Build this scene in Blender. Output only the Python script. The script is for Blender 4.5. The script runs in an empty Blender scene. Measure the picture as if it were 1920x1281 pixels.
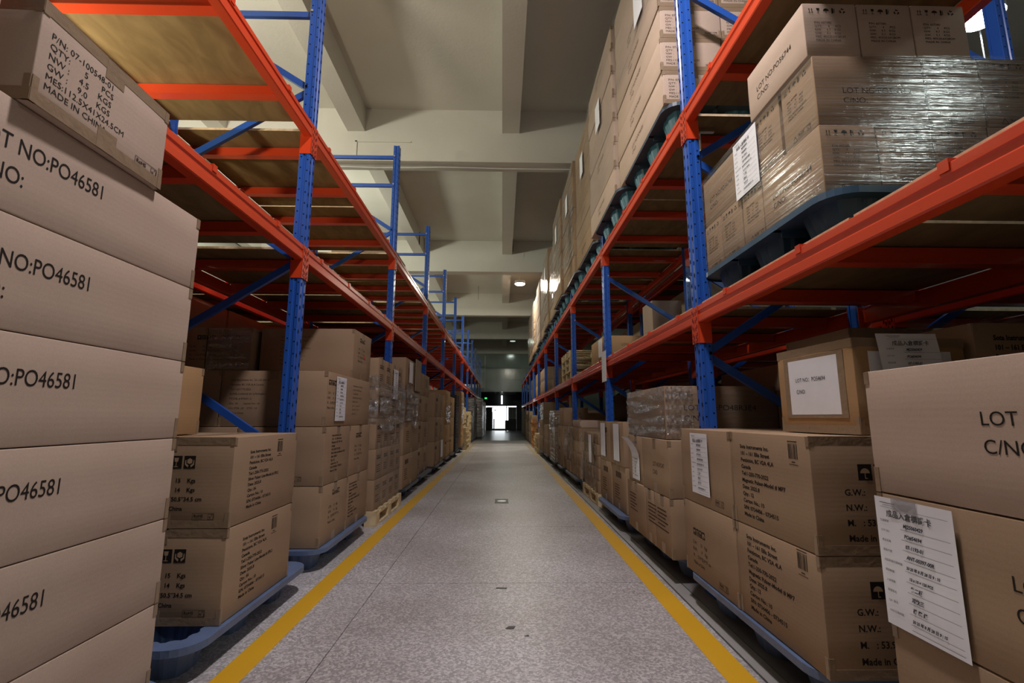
import bpy, bmesh, math, random
from mathutils import Vector, Matrix

random.seed(11)
C = bpy.context.scene.collection
PI = math.pi

# ------------------------------------------------------------------ camera
CAM_H = 0.93
F_PX, PITCH, YAW, ROLL = 891.2351, 0.1581, 0.0203, 0.0022
def cam_axes(p, y, r):
    fwd = Vector((math.sin(y)*math.cos(p), math.cos(y)*math.cos(p), math.sin(p)))
    right = Vector((math.cos(y), -math.sin(y), 0))
    up = right.cross(fwd)
    r2 = right*math.cos(r) + up*math.sin(r)
    u2 = up*math.cos(r) - right*math.sin(r)
    return r2, u2, fwd
cd = bpy.data.cameras.new('camera')
cam = bpy.data.objects.new('camera', cd)
C.objects.link(cam)
_r, _u, _f = cam_axes(PITCH, YAW, ROLL)
M = Matrix((( _r.x, _u.x, -_f.x, 0), (_r.y, _u.y, -_f.y, 0), (_r.z, _u.z, -_f.z, CAM_H), (0, 0, 0, 1)))
cam.matrix_world = M
cd.sensor_fit = 'HORIZONTAL'; cd.sensor_width = 36
cd.lens = F_PX*36/1920
cd.clip_start = 0.02; cd.clip_end = 200
bpy.context.scene.camera = cam

# ------------------------------------------------------------------ exposure, world, lights
vs = bpy.context.scene.view_settings
vs.view_transform = 'Standard'; vs.look = 'None'; vs.gamma = 1; vs.use_curve_mapping = False
vs.exposure = 0.0
cy = bpy.context.scene.cycles
cy.max_bounces = 6; cy.diffuse_bounces = 3; cy.glossy_bounces = 2; cy.transparent_max_bounces = 8
cy.sample_clamp_indirect = 3.0; cy.caustics_reflective = False; cy.caustics_refractive = False
W = bpy.data.worlds.new('daylight'); bpy.context.scene.world = W
W.use_nodes = True
W.node_tree.nodes['Background'].inputs[0].default_value = (0.92, 0.97, 1.0, 1)
W.node_tree.nodes['Background'].inputs[1].default_value = 2.6

def area(name, loc, size, power, color, rot=(0, 0, 0), shape='DISK', size_y=None, spread=None):
    l = bpy.data.lights.new(name, 'AREA'); l.shape = shape; l.size = size
    if size_y: l.size_y = size_y
    l.energy = power; l.color = color
    if spread: l.spread = spread
    o = bpy.data.objects.new(name, l); o.location = loc; o.rotation_euler = rot
    C.objects.link(o); return o
# (x, y, z, power, colour) of the high-bay lamps over the aisle and over the aisles on both sides
FILL = (-2.80, 1.75, 2.14)
LAMPS = [(0.30, 1.35, 4.69, 110, (1.0, 0.92, 0.95), 0),
         (0.55, 14.75, 5.12, 140, (1.0, 0.92, 0.76), 0),
         (4.62, 3.95, 4.72, 22, (0.80, 0.90, 1.0), 0),
         (-4.6, 3.3, 4.55, 330, (1.0, 0.95, 0.80), 1),
         (-4.6, 9.2, 4.55, 230, (0.98, 1.0, 0.84), 1),
         (-4.6, 15.4, 4.55, 130, (0.96, 1.0, 0.82), 1),
         (4.9, -1.7, 4.50, 45, (0.86, 1.0, 0.92), 0),
         (0.57, 26.2, 5.10, 24, (0.85, 1.0, 0.86), 0)]  # this lamp is off; its weak greenish light is added fill
for i, (x, y, z, p, c, bare) in enumerate(LAMPS):
    if bare:    # open lamps that also throw light sideways and up
        l = bpy.data.lights.new('lamp_light', 'POINT'); l.energy = p; l.color = c; l.shadow_soft_size = .16
        o = bpy.data.objects.new('lamp_light', l); o.location = (x, y, z-.2); C.objects.link(o)
    else:
        area('lamp_light', (x, y, z), 0.34, p, c)
# added fill light on the short shelf, brightens the plywood above
area('flood_light', FILL, 0.22, 42, (1.0, 0.90, 0.62), (PI, 0.35, 0))

# ------------------------------------------------------------------ materials
def newmat(name):
    m = bpy.data.materials.new(name); m.use_nodes = True
    nt = m.node_tree
    return m, nt, nt.nodes['Principled BSDF']
def simple(name, col, rough=0.6, metal=0.0, spec=0.5, var=0.0, vscale=6.0, bump=0.0, bscale=60.0, coat=0.0):
    m, nt, b = newmat(name)
    b.inputs['Roughness'].default_value = rough
    b.inputs['Metallic'].default_value = metal
    b.inputs['Specular IOR Level'].default_value = spec
    b.inputs['Coat Weight'].default_value = coat
    b.inputs['Base Color'].default_value = (*col, 1)
    if var > 0 or bump > 0:
        tc = nt.nodes.new('ShaderNodeTexCoord')
    if var > 0:
        n = nt.nodes.new('ShaderNodeTexNoise'); n.inputs['Scale'].default_value = vscale; n.inputs['Detail'].default_value = 5
        r = nt.nodes.new('ShaderNodeValToRGB')
        r.color_ramp.elements[0].position = 0.3; r.color_ramp.elements[1].position = 0.7
        r.color_ramp.elements[0].color = (*[c*(1-var) for c in col], 1)
        r.color_ramp.elements[1].color = (*[min(1, c*(1+var)) for c in col], 1)
        nt.links.new(tc.outputs['Object'], n.inputs['Vector'])
        nt.links.new(n.outputs['Fac'], r.inputs['Fac']); nt.links.new(r.outputs['Color'], b.inputs['Base Color'])
    if bump > 0:
        n2 = nt.nodes.new('ShaderNodeTexNoise'); n2.inputs['Scale'].default_value = bscale; n2.inputs['Detail'].default_value = 3
        bp = nt.nodes.new('ShaderNodeBump'); bp.inputs['Strength'].default_value = bump; bp.inputs['Distance'].default_value = 0.01
        nt.links.new(tc.outputs['Object'], n2.inputs['Vector'])
        nt.links.new(n2.outputs['Fac'], bp.inputs['Height']); nt.links.new(bp.outputs['Normal'], b.inputs['Normal'])
    return m
def board_mat(name, col):
    """corrugated cardboard: fibre flecks, soft blotches and faint flute lines"""
    m, nt, b = newmat(name)
    L = nt.links.new
    tc = nt.nodes.new('ShaderNodeTexCoord')
    n1 = nt.nodes.new('ShaderNodeTexNoise'); n1.inputs['Scale'].default_value = 3.0; n1.inputs['Detail'].default_value = 4
    n2 = nt.nodes.new('ShaderNodeTexNoise'); n2.inputs['Scale'].default_value = 320.0; n2.inputs['Detail'].default_value = 2
    oi = nt.nodes.new('ShaderNodeObjectInfo')
    L(tc.outputs['Object'], n1.inputs['Vector']); L(tc.outputs['Object'], n2.inputs['Vector'])
    mx = nt.nodes.new('ShaderNodeMath'); mx.operation = 'MULTIPLY_ADD'; mx.inputs[1].default_value = 0.22; mx.inputs[2].default_value = 0.80
    L(n1.outputs['Fac'], mx.inputs[0])
    m2 = nt.nodes.new('ShaderNodeMath'); m2.operation = 'MULTIPLY_ADD'; m2.inputs[1].default_value = 0.22
    L(n2.outputs['Fac'], m2.inputs[0]); L(mx.outputs[0], m2.inputs[2])
    m3 = nt.nodes.new('ShaderNodeMath'); m3.operation = 'MULTIPLY_ADD'; m3.inputs[1].default_value = 0.16
    L(oi.outputs['Random'], m3.inputs[0]); L(m2.outputs[0], m3.inputs[2])
    v = nt.nodes.new('ShaderNodeVectorMath'); v.operation = 'SCALE'; v.inputs[0].default_value = col
    m4 = nt.nodes.new('ShaderNodeMath'); m4.operation = 'SUBTRACT'; m4.inputs[1].default_value = 0.08
    L(m3.outputs[0], m4.inputs[0]); L(m4.outputs[0], v.inputs['Scale'])
    L(v.outputs['Vector'], b.inputs['Base Color'])
    wv = nt.nodes.new('ShaderNodeTexWave'); wv.bands_direction = 'Z'; wv.inputs['Scale'].default_value = 22; wv.inputs['Distortion'].default_value = 0.6
    L(tc.outputs['Object'], wv.inputs['Vector'])
    bp = nt.nodes.new('ShaderNodeBump'); bp.inputs['Strength'].default_value = 0.02; bp.inputs['Distance'].default_value = 0.003
    L(wv.outputs['Fac'], bp.inputs['Height']); L(bp.outputs['Normal'], b.inputs['Normal'])
    b.inputs['Roughness'].default_value = 0.82; b.inputs['Specular IOR Level'].default_value = 0.18
    return m
def film_mat(name, fac=0.16, scale=60.0, rough=0.22, iso=1.0, dist=.004):
    m = bpy.data.materials.new(name); m.use_nodes = True
    nt = m.node_tree; nt.nodes.clear(); L = nt.links.new
    out = nt.nodes.new('ShaderNodeOutputMaterial')
    tr = nt.nodes.new('ShaderNodeBsdfTransparent'); tr.inputs[0].default_value = (0.97, 0.97, 0.97, 1)
    gl = nt.nodes.new('ShaderNodeBsdfGlossy'); gl.inputs['Roughness'].default_value = rough
    df = nt.nodes.new('ShaderNodeBsdfDiffuse'); df.inputs['Color'].default_value = (0.75, 0.76, 0.78, 1)
    mix0 = nt.nodes.new('ShaderNodeMixShader'); mix0.inputs[0].default_value = 0.25
    L(gl.outputs[0], mix0.inputs[1]); L(df.outputs[0], mix0.inputs[2])
    mix = nt.nodes.new('ShaderNodeMixShader')
    tc = nt.nodes.new('ShaderNodeTexCoord')
    mp = nt.nodes.new('ShaderNodeMapping')
    mp.inputs['Scale'].default_value = (1.2, 1.2, scale)
    n = nt.nodes.new('ShaderNodeTexNoise'); n.inputs['Scale'].default_value = 1.6; n.inputs['Detail'].default_value = 4; n.inputs['Distortion'].default_value = 0.25
    L(tc.outputs['Object'], mp.inputs['Vector']); L(mp.outputs['Vector'], n.inputs['Vector'])
    n2 = nt.nodes.new('ShaderNodeTexNoise'); n2.inputs['Scale'].default_value = 14; n2.inputs['Detail'].default_value = 3; n2.inputs['Distortion'].default_value = 1.5
    L(tc.outputs['Object'], n2.inputs['Vector'])
    r = nt.nodes.new('ShaderNodeValToRGB')
    r.color_ramp.elements[0].position = 0.42; r.color_ramp.elements[0].color = (fac*0.35,)*3 + (1,)
    r.color_ramp.elements[1].position = 0.72; r.color_ramp.elements[1].color = (min(1, fac*2.6),)*3 + (1,)
    L(n.outputs['Fac'], r.inputs['Fac']); L(r.outputs['Color'], mix.inputs[0])
    add = nt.nodes.new('ShaderNodeMath'); add.operation = 'MULTIPLY_ADD'; add.inputs[1].default_value = iso
    L(n2.outputs['Fac'], add.inputs[0]); L(n.outputs['Fac'], add.inputs[2])
    bp = nt.nodes.new('ShaderNodeBump'); bp.inputs['Strength'].default_value = 1.0; bp.inputs['Distance'].default_value = dist
    L(add.outputs[0], bp.inputs['Height']); L(bp.outputs['Normal'], gl.inputs['Normal'])
    L(tr.outputs[0], mix.inputs[1]); L(mix0.outputs[0], mix.inputs[2]); L(mix.outputs[0], out.inputs['Surface'])
    return m
def emit(name, col, s):
    m = bpy.data.materials.new(name); m.use_nodes = True
    nt = m.node_tree; nt.nodes.clear()
    o = nt.nodes.new('ShaderNodeOutputMaterial'); e = nt.nodes.new('ShaderNodeEmission')
    e.inputs[0].default_value = (*col, 1); e.inputs[1].default_value = s
    nt.links.new(e.outputs[0], o.inputs[0]); return m
def plywood():
    m, nt, b = newmat('plywood'); L = nt.links.new
    tc = nt.nodes.new('ShaderNodeTexCoord'); mp = nt.nodes.new('ShaderNodeMapping')
    mp.inputs['Scale'].default_value = (4.5, 1.8, 1); mp.inputs['Rotation'].default_value = (0, 0, 0.6)
    n = nt.nodes.new('ShaderNodeTexNoise'); n.inputs['Scale'].default_value = 2.2; n.inputs['Detail'].default_value = 7; n.inputs['Distortion'].default_value = 0.8
    r = nt.nodes.new('ShaderNodeValToRGB')
    e = r.color_ramp.elements
    e[0].position = 0.25; e[0].color = (0.16, 0.105, 0.048, 1); e[1].position = 0.70; e[1].color = (0.265, 0.185, 0.088, 1)
    L(tc.outputs['Object'], mp.inputs[0]); L(mp.outputs[0], n.inputs[0]); L(n.outputs['Fac'], r.inputs[0]); L(r.outputs[0], b.inputs['Base Color'])
    b.inputs['Roughness'].default_value = 0.7; b.inputs['Specular IOR Level'].default_value = 0.25
    return m
def terrazzo():
    m, nt, b = newmat('terrazzo'); L = nt.links.new
    tc = nt.nodes.new('ShaderNodeTexCoord'); g = nt.nodes.new('ShaderNodeNewGeometry')
    vo = nt.nodes.new('ShaderNodeTexVoronoi'); vo.inputs['Scale'].default_value = 120
    r = nt.nodes.new('ShaderNodeValToRGB'); e = r.color_ramp.elements
    e[0].position = 0.05; e[0].color = (0.68, 0.66, 0.68, 1); e[1].position = 0.75; e[1].color = (0.36, 0.345, 0.36, 1)
    L(g.outputs['Position'], vo.inputs['Vector']); 
    sep = nt.nodes.new('ShaderNodeSeparateColor'); L(vo.outputs['Color'], sep.inputs[0])
    L(sep.outputs[0], r.inputs[0])
    n = nt.nodes.new('ShaderNodeTexNoise'); n.inputs['Scale'].default_value = 0.9; n.inputs['Detail'].default_value = 6
    L(g.outputs['Position'], n.inputs['Vector'])
    r2 = nt.nodes.new('ShaderNodeValToRGB'); e = r2.color_ramp.elements
    e[0].position = 0.35; e[0].color = (0.72, 0.69, 0.66, 1); e[1].position = 0.62; e[1].color = (1, 1, 1, 1)
    L(n.outputs['Fac'], r2.inputs[0])
    mx = nt.nodes.new('ShaderNodeMix'); mx.data_type = 'RGBA'; mx.blend_type = 'MULTIPLY'; mx.inputs[0].default_value = 1
    L(r.outputs[0], mx.inputs[6]); L(r2.outputs[0], mx.inputs[7]); L(mx.outputs[2], b.inputs['Base Color'])
    r3 = nt.nodes.new('ShaderNodeMapRange'); r3.inputs[3].default_value = 0.32; r3.inputs[4].default_value = 0.52
    L(n.outputs['Fac'], r3.inputs[0]); L(r3.outputs[0], b.inputs['Roughness'])
    return m
def worn_yellow():
    m, nt, b = newmat('yellow_paint'); L = nt.links.new
    g = nt.nodes.new('ShaderNodeNewGeometry')
    n = nt.nodes.new('ShaderNodeTexNoise'); n.inputs['Scale'].default_value = 5; n.inputs['Detail'].default_value = 8
    L(g.outputs['Position'], n.inputs['Vector'])
    sx = nt.nodes.new('ShaderNodeSeparateXYZ'); L(g.outputs['Position'], sx.inputs[0])
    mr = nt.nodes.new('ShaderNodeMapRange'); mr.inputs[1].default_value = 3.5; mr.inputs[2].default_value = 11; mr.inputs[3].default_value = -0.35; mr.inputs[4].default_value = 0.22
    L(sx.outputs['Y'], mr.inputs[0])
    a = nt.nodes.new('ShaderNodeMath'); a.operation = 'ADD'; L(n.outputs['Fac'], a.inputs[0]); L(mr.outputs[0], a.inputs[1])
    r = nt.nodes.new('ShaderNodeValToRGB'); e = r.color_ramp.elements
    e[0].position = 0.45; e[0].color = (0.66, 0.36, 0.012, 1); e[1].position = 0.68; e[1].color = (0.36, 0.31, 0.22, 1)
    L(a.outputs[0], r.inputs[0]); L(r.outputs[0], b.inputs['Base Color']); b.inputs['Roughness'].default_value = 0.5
    return m

M_ = dict(
    pink=board_mat('pale_cardboard', (0.455, 0.345, 0.272)),
    tan=board_mat('brown_cardboard', (0.325, 0.222, 0.140)),
    gold=board_mat('kraft_cardboard', (0.42, 0.26, 0.13)),
    dim=board_mat('dull_cardboard', (0.30, 0.22, 0.145)),
    tape=simple('packing_tape', (0.27, 0.19, 0.12), 0.34, spec=0.5, bump=0.25, bscale=40),
    ink=simple('black_ink', (0.018, 0.014, 0.012), 0.7, spec=0.2),
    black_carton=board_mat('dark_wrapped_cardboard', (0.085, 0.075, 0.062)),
    offlamp=emit('faint_lamp', (0.8, 1.0, 0.85), 0.7),
    fadeink=simple('faded_ink', (0.075, 0.05, 0.035), 0.8, spec=0.1),
    pen=simple('pen_ink', (0.01, 0.01, 0.02), 0.5),
    paper=simple('white_paper', (0.80, 0.80, 0.84), 0.6, var=0.03, vscale=14),
    pict=simple('bare_cardboard', (0.42, 0.29, 0.18), 0.8),
    yellowtape=film_mat('yellowed_tape', .3, 3, .3),
    red=simple('red_sticker', (0.7, 0.02, 0.02), 0.5),
    blue=simple('blue_enamel', (0.018, 0.092, 0.42), 0.30, spec=0.5, var=0.06, vscale=3, coat=0.3),
    orange=simple('orange_enamel', (0.66, 0.060, 0.016), 0.32, spec=0.5, var=0.05, vscale=3, coat=0.25),
    hole=simple('slot_shadow', (0.004, 0.006, 0.02), 0.9, spec=0.1),
    steel=simple('zinc_bolt', (0.7, 0.7, 0.7), 0.3, 1.0),
    ply=plywood(),
    edge=simple('plywood_edge', (0.60, 0.45, 0.28), 0.8, var=0.2, vscale=40),
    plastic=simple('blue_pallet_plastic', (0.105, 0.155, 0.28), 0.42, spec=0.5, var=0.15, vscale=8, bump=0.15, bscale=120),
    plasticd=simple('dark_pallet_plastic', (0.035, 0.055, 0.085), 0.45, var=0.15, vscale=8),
    plasticn=simple('navy_pallet_plastic', (0.035, 0.085, 0.15), 0.42, var=0.15, vscale=8),
    plastict=simple('teal_pallet_plastic', (0.045, 0.17, 0.24), 0.42, var=0.15, vscale=8),
    wood=simple('pallet_wood', (0.66, 0.53, 0.33), 0.8, spec=0.2, var=0.22, vscale=9),
    woodo=simple('reddish_wood', (0.55, 0.27, 0.11), 0.8, spec=0.2, var=0.2, vscale=9),
    ceil=simple('ceiling_plaster', (0.68, 0.66, 0.60), 0.85, spec=0.15, var=0.04, vscale=1.2, bump=0.15, bscale=30),
    wall=simple('wall_plaster', (0.45, 0.46, 0.41), 0.85, spec=0.15, var=0.04, vscale=1),
    dwall=simple('grey_green_panel', (0.26, 0.30, 0.26), 0.14, spec=0.8, var=0.12, vscale=0.9, bump=0.35, bscale=1.2),
    frost=simple('frosted_pane', (0.5, 0.52, 0.5), 0.5),
    terr=terrazzo(), yel=worn_yellow(),
    joint=simple('joint_grout', (0.05, 0.05, 0.05), 0.9),
    kerb=simple('kerb_screed', (0.27, 0.26, 0.25), 0.7, var=0.15, vscale=3),
    white=simple('white_enamel', (0.75, 0.76, 0.74), 0.4),
    black=simple('black_metal', (0.015, 0.016, 0.018), 0.45),
    darkgrey=simple('dark_grey', (0.045, 0.047, 0.05), 0.5),
    film=film_mat('stretch_film', 0.13, 70, 0.20),
    filmh=film_mat('heavy_stretch_film', 0.34, 18, 0.10, dist=.009),
    filmx=film_mat('crumpled_stretch_film', 0.50, 16, 0.09, 1.6, .010),
    filmb=film_mat('banded_stretch_film', 0.11, 90, 0.12, 0.3, .0016),
    haze=film_mat('cloudy_plastic', 0.42, 3, 0.3),
    lamp=emit('lamp_glow', (1.0, 0.96, 0.86), 30),
    lampw=emit('cold_lamp_glow', (0.85, 0.93, 1.0), 40),
    tube=emit('tube_glow', (0.95, 1.0, 1.0), 2.5),
    exitg=emit('exit_glow', (0.05, 1.0, 0.15), 1.6),
    day=emit('window_daylight', (1.0, 0.98, 0.82), 1.6),
)

# ------------------------------------------------------------------ object helpers
def link(o, parent=None):
    C.objects.link(o)
    if parent is not None: o.parent = parent
    return o
def tag(o, label, cat, group=None, kind=None):
    o['label'] = label
    if cat: o['category'] = cat
    if group: o['group'] = group
    if kind: o['kind'] = kind
    return o
def mobj(name, me, parent=None, loc=(0, 0, 0), rz=0.0):
    o = bpy.data.objects.new(name, me); o.location = loc; o.rotation_euler = (0, 0, rz)
    return link(o, parent)
def empty(name, loc=(0, 0, 0), rz=0.0):
    o = bpy.data.objects.new(name, None); o.location = loc; o.rotation_euler = (0, 0, rz)
    o.empty_display_size = 0.1
    return link(o)
class MB:
    def __init__(s): s.v = []; s.f = []; s.mi = []; s.mats = []
    def mat(s, m):
        if m not in s.mats: s.mats.append(m)
        return s.mats.index(m)
    def face(s, pts, m):
        i = len(s.v); s.v += [tuple(p) for p in pts]; s.f.append(tuple(range(i, i+len(pts)))); s.mi.append(s.mat(m))
    def box(s, x0, x1, y0, y1, z0, z1, m):
        i = len(s.v)
        s.v += [(x0,y0,z0),(x1,y0,z0),(x1,y1,z0),(x0,y1,z0),(x0,y0,z1),(x1,y0,z1),(x1,y1,z1),(x0,y1,z1)]
        k = s.mat(m)
        for q in ((0,3,2,1),(4,5,6,7),(0,1,5,4),(1,2,6,5),(2,3,7,6),(3,0,4,7)):
            s.f.append(tuple(i+a for a in q)); s.mi.append(k)
    def prism(s, prof, a0, a1, axis, m):
        """profile polygon (u, v) extruded along an axis: 'y' -> (u=x, v=z); 'z' -> (u=x, v=y); 'x' -> (u=y, v=z)"""
        i = len(s.v); n = len(prof); k = s.mat(m)
        for a in (a0, a1):
            for u, v in prof:
                s.v.append((u, a, v) if axis == 'y' else (u, v, a) if axis == 'z' else (a, u, v))
        for j in range(n):
            j2 = (j+1) % n
            s.f.append((i+j, i+j2, i+n+j2, i+n+j)); s.mi.append(k)
        s.f.append(tuple(i+j for j in range(n-1, -1, -1))); s.mi.append(k)
        s.f.append(tuple(i+n+j for j in range(n))); s.mi.append(k)
    def bar(s, p, q, w, h, m):
        """a rectangular bar from p to q"""
        p = Vector(p); q = Vector(q); d = (q-p).normalized()
        a = d.cross(Vector((0, 1, 0)))
        if a.length < .1: a = d.cross(Vector((1, 0, 0)))
        a.normalize(); b = d.cross(a).normalized()
        i = len(s.v); k = s.mat(m)
        for c in (p, q):
            for (sa, sb) in ((-1,-1),(1,-1),(1,1),(-1,1)): s.v.append(tuple(c + a*sa*w/2 + b*sb*h/2))
        for qd in ((0,1,2,3),(7,6,5,4),(0,4,5,1),(1,5,6,2),(2,6,7,3),(3,7,4,0)):
            s.f.append(tuple(i+t for t in qd)); s.mi.append(k)
    def tube(s, p, q, r, m, n=8):
        p = Vector(p); q = Vector(q); d = (q-p).normalized()
        a = d.orthogonal().normalized(); b = d.cross(a)
        i = len(s.v); k = s.mat(m)
        for c in (p, q):
            for t in range(n): s.v.append(tuple(c + (a*math.cos(2*PI*t/n) + b*math.sin(2*PI*t/n))*r))
        for t in range(n):
            t2 = (t+1) % n; s.f.append((i+t, i+t2, i+n+t2, i+n+t)); s.mi.append(k)
        s.f.append(tuple(i+t for t in range(n-1, -1, -1))); s.mi.append(k)
        s.f.append(tuple(i+n+t for t in range(n))); s.mi.append(k)
    def mesh(s, name, fix=True, smooth=False):
        me = bpy.data.meshes.new(name); me.from_pydata(s.v, [], s.f)
        for m in s.mats: me.materials.append(m)
        me.polygons.foreach_set('material_index', s.mi)
        if fix:
            bm = bmesh.new(); bm.from_mesh(me); bmesh.ops.recalc_face_normals(bm, faces=bm.faces[:]); bm.to_mesh(me); bm.free()
        if smooth: me.polygons.foreach_set('use_smooth', [True]*len(me.polygons))
        me.update(); return me
def one(name, build, parent=None, loc=(0,0,0), rz=0.0, smooth=False, fix=True):
    b = MB(); build(b); return mobj(name, b.mesh(name, fix, smooth), parent, loc, rz)

ORD = ['first','second','third','fourth','fifth','sixth','seventh','eighth','ninth','tenth','eleventh','twelfth','thirteenth','fourteenth','fifteenth','sixteenth','seventeenth','eighteenth','nineteenth','twentieth']

# ------------------------------------------------------------------ text
_tc = {}
CAP = 0.729
def text_mesh(body, cap, mat, sx=1.0, spacing=None, shear=0.0, bold=0.0, align='LEFT', fit=None):
    key = (body, cap, mat.name, sx, spacing, shear, bold, align, fit)
    if key in _tc: return _tc[key]
    cu = bpy.data.curves.new('print', 'FONT'); cu.body = body; cu.size = cap/CAP
    cu.resolution_u = 4 if cap > .02 else 2; cu.shear = shear; cu.offset = bold; cu.align_x = align
    if spacing: cu.space_line = spacing/(cap/CAP)
    o = bpy.data.objects.new('print', cu); C.objects.link(o)
    dg = bpy.context.evaluated_depsgraph_get(); dg.update()
    me = bpy.data.meshes.new_from_object(o.evaluated_get(dg))
    C.objects.unlink(o); bpy.data.objects.remove(o); bpy.data.curves.remove(cu)
    me.name = 'print'; me.materials.clear(); me.materials.append(mat)
    if fit: sx = fit/max(v.co.x for v in me.vertices)
    if sx != 1.0: me.transform(Matrix.Diagonal((sx, 1, 1, 1)))
    _tc[key] = me
    return me
def join_flat(parts, mats):
    """parts: list of (mesh, dx, dy) -> one flat mesh"""
    vs_, fs, mi = [], [], []
    names = {}
    out = bpy.data.meshes.new('print'); ml = []
    for me, dx, dy in parts:
        off = len(vs_)
        vs_ += [(v.co.x+dx, v.co.y+dy, 0.0) for v in me.vertices]
        m = me.materials[0]
        if m not in ml: ml.append(m)
        k = ml.index(m)
        for p in me.polygons: fs.append(tuple(off+a for a in p.vertices)); mi.append(k)
    out.from_pydata(vs_, [], fs)
    for m in ml: out.materials.append(m)
    out.polygons.foreach_set('material_index', mi); out.update()
    return out
def flat(polys, mat):
    me = bpy.data.meshes.new('print'); v = []; f = []
    for p in polys:
        i = len(v); v += [(a, b, 0) for a, b in p]; f.append(tuple(range(i, i+len(p))))
    me.from_pydata(v, [], f); me.materials.append(mat); me.update(); return me
def rect(x0, x1, y0, y1): return [(x0,y0),(x1,y0),(x1,y1),(x0,y1)]
def frame_polys(x0, x1, y0, y1, t): return [rect(x0,x1,y0,y0+t), rect(x0,x1,y1-t,y1), rect(x0,x0+t,y0+t,y1-t), rect(x1-t,x1,y0+t,y1-t)]
def disc(cx, cy, r, a0=0, a1=2*PI, n=12): return [(cx+r*math.cos(a0+(a1-a0)*i/n), cy+r*math.sin(a0+(a1-a0)*i/n)) for i in range(n+(1 if a1-a0 < 6 else 0))]

def handling_icons(s, mat_sq, mat_fg, gap=1.18):
    """four dark squares: umbrella, upright arrows, glass, hands holding a carton; origin at left bottom"""
    parts = [(flat([rect(i*s*gap, i*s*gap+s, 0, s*1.12) for i in range(4)], mat_sq), 0, 0)]
    fg = []
    x = 0; fg += [disc(x+s*.5, s*.5, s*.34, 0, PI, 10), rect(x+s*.47, x+s*.53, s*.16, s*.5), rect(x+s*.47, x+s*.66, s*.12, s*.18)]
    x = s*gap
    for c in (.3, .7): fg += [rect(x+s*(c-.05), x+s*(c+.05), s*.2, s*.75), [(x+s*(c-.16), s*.7),(x+s*(c+.16), s*.7),(x+s*c, s*.98)]]
    fg += [rect(x+s*.1, x+s*.9, s*.10, s*.15)]
    x = 2*s*gap; fg += [[(x+s*.3, s*.95),(x+s*.36, s*.6),(x+s*.64, s*.6),(x+s*.7, s*.95)], rect(x+s*.47, x+s*.53, s*.2, s*.62), rect(x+s*.32, x+s*.68, s*.14, s*.2)]
    x = 3*s*gap
    fg += [[(x+s*.28, s*.5),(x+s*.5, s*.4),(x+s*.72, s*.5),(x+s*.72, s*.78),(x+s*.5, s*.92),(x+s*.28, s*.78)],
           [(x+s*.1, s*.75),(x+s*.1, s*.35),(x+s*.36, s*.1),(x+s*.42, s*.3),(x+s*.2, s*.45),(x+s*.18, s*.75)],
           [(x+s*.9, s*.75),(x+s*.82, s*.75),(x+s*.8, s*.45),(x+s*.58, s*.3),(x+s*.64, s*.1),(x+s*.9, s*.35)]]
    fgm = flat(fg, mat_fg)
    for v in fgm.vertices: v.co.z = 0.0006
    parts2 = join_flat(parts, None)
    # keep the pictures just proud of the squares
    vs_ = [tuple(v.co) for v in parts2.vertices]; n0 = len(vs_)
    vs_ += [tuple(v.co) for v in fgm.vertices]
    fs = [tuple(p.vertices) for p in parts2.polygons] + [tuple(n0+a for a in p.vertices) for p in fgm.polygons]
    mi = [0]*len(parts2.polygons) + [1]*len(fgm.polygons)
    me = bpy.data.meshes.new('print'); me.from_pydata(vs_, [], fs); me.materials.append(mat_sq); me.materials.append(mat_fg)
    me.polygons.foreach_set('material_index', mi); me.update(); return me
def line_icons(s, mat):
    """thin handling marks: arrows, glass, umbrella, thermometer and three bent recycling arrows"""
    t = s*.09; P = []
    for c in (.25, .7): P += [rect(s*c-t/2, s*c+t/2, s*.1, s*.7), [(s*(c-.14), s*.68),(s*(c+.14), s*.68),(s*c, s*.98)]]
    P += [rect(0, s*.95, 0, t*.8)]
    x = s*1.5; P += [[(x, s),(x+s*.1, s*.55),(x+s*.5, s*.55),(x+s*.6, s)], rect(x+s*.27, x+s*.34, s*.15, s*.56), rect(x+s*.1, x+s*.52, 0, s*.1)]
    x = s*2.7; P += [disc(x+s*.5, s*.45, s*.5, 0, PI, 10), rect(x+s*.46, x+s*.54, 0, s*.5)]
    x = s*4.2; P += [rect(x, x+s*.28, 0, s), rect(x+s*.4, x+s*.5, s*.1, s*.9)]
    x = s*5.6; cx, cyy = x+s*.45, s*.48
    for k in range(3):
        a = PI/2 + k*2*PI/3
        pts = []
        for da, r in ((-.8, .52), (.1, .52), (.1, .66), (.55, .40), (.1, .16), (.1, .30), (-.8, .30)):
            pts.append((cx+s*r*math.cos(a+da), cyy+s*r*math.sin(a+da)))
        P.append(pts)
    return flat(P, mat)
def barcode(w, h, mat):
    rnd = random.Random(5); x = 0; P = []
    while x < w:
        b = rnd.choice((.001, .0018, .003)); P.append(rect(x, min(x+b, w), 0, h)); x += b + rnd.choice((.0012, .002, .003))
    P.append(rect(-.002, w+.002, h+.006, h+.009)); P.append(rect(w*.3, w*.7, -.012, -.009)); P.append(rect(0, w, -.02, -.018))
    return flat(P, mat)
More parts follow.
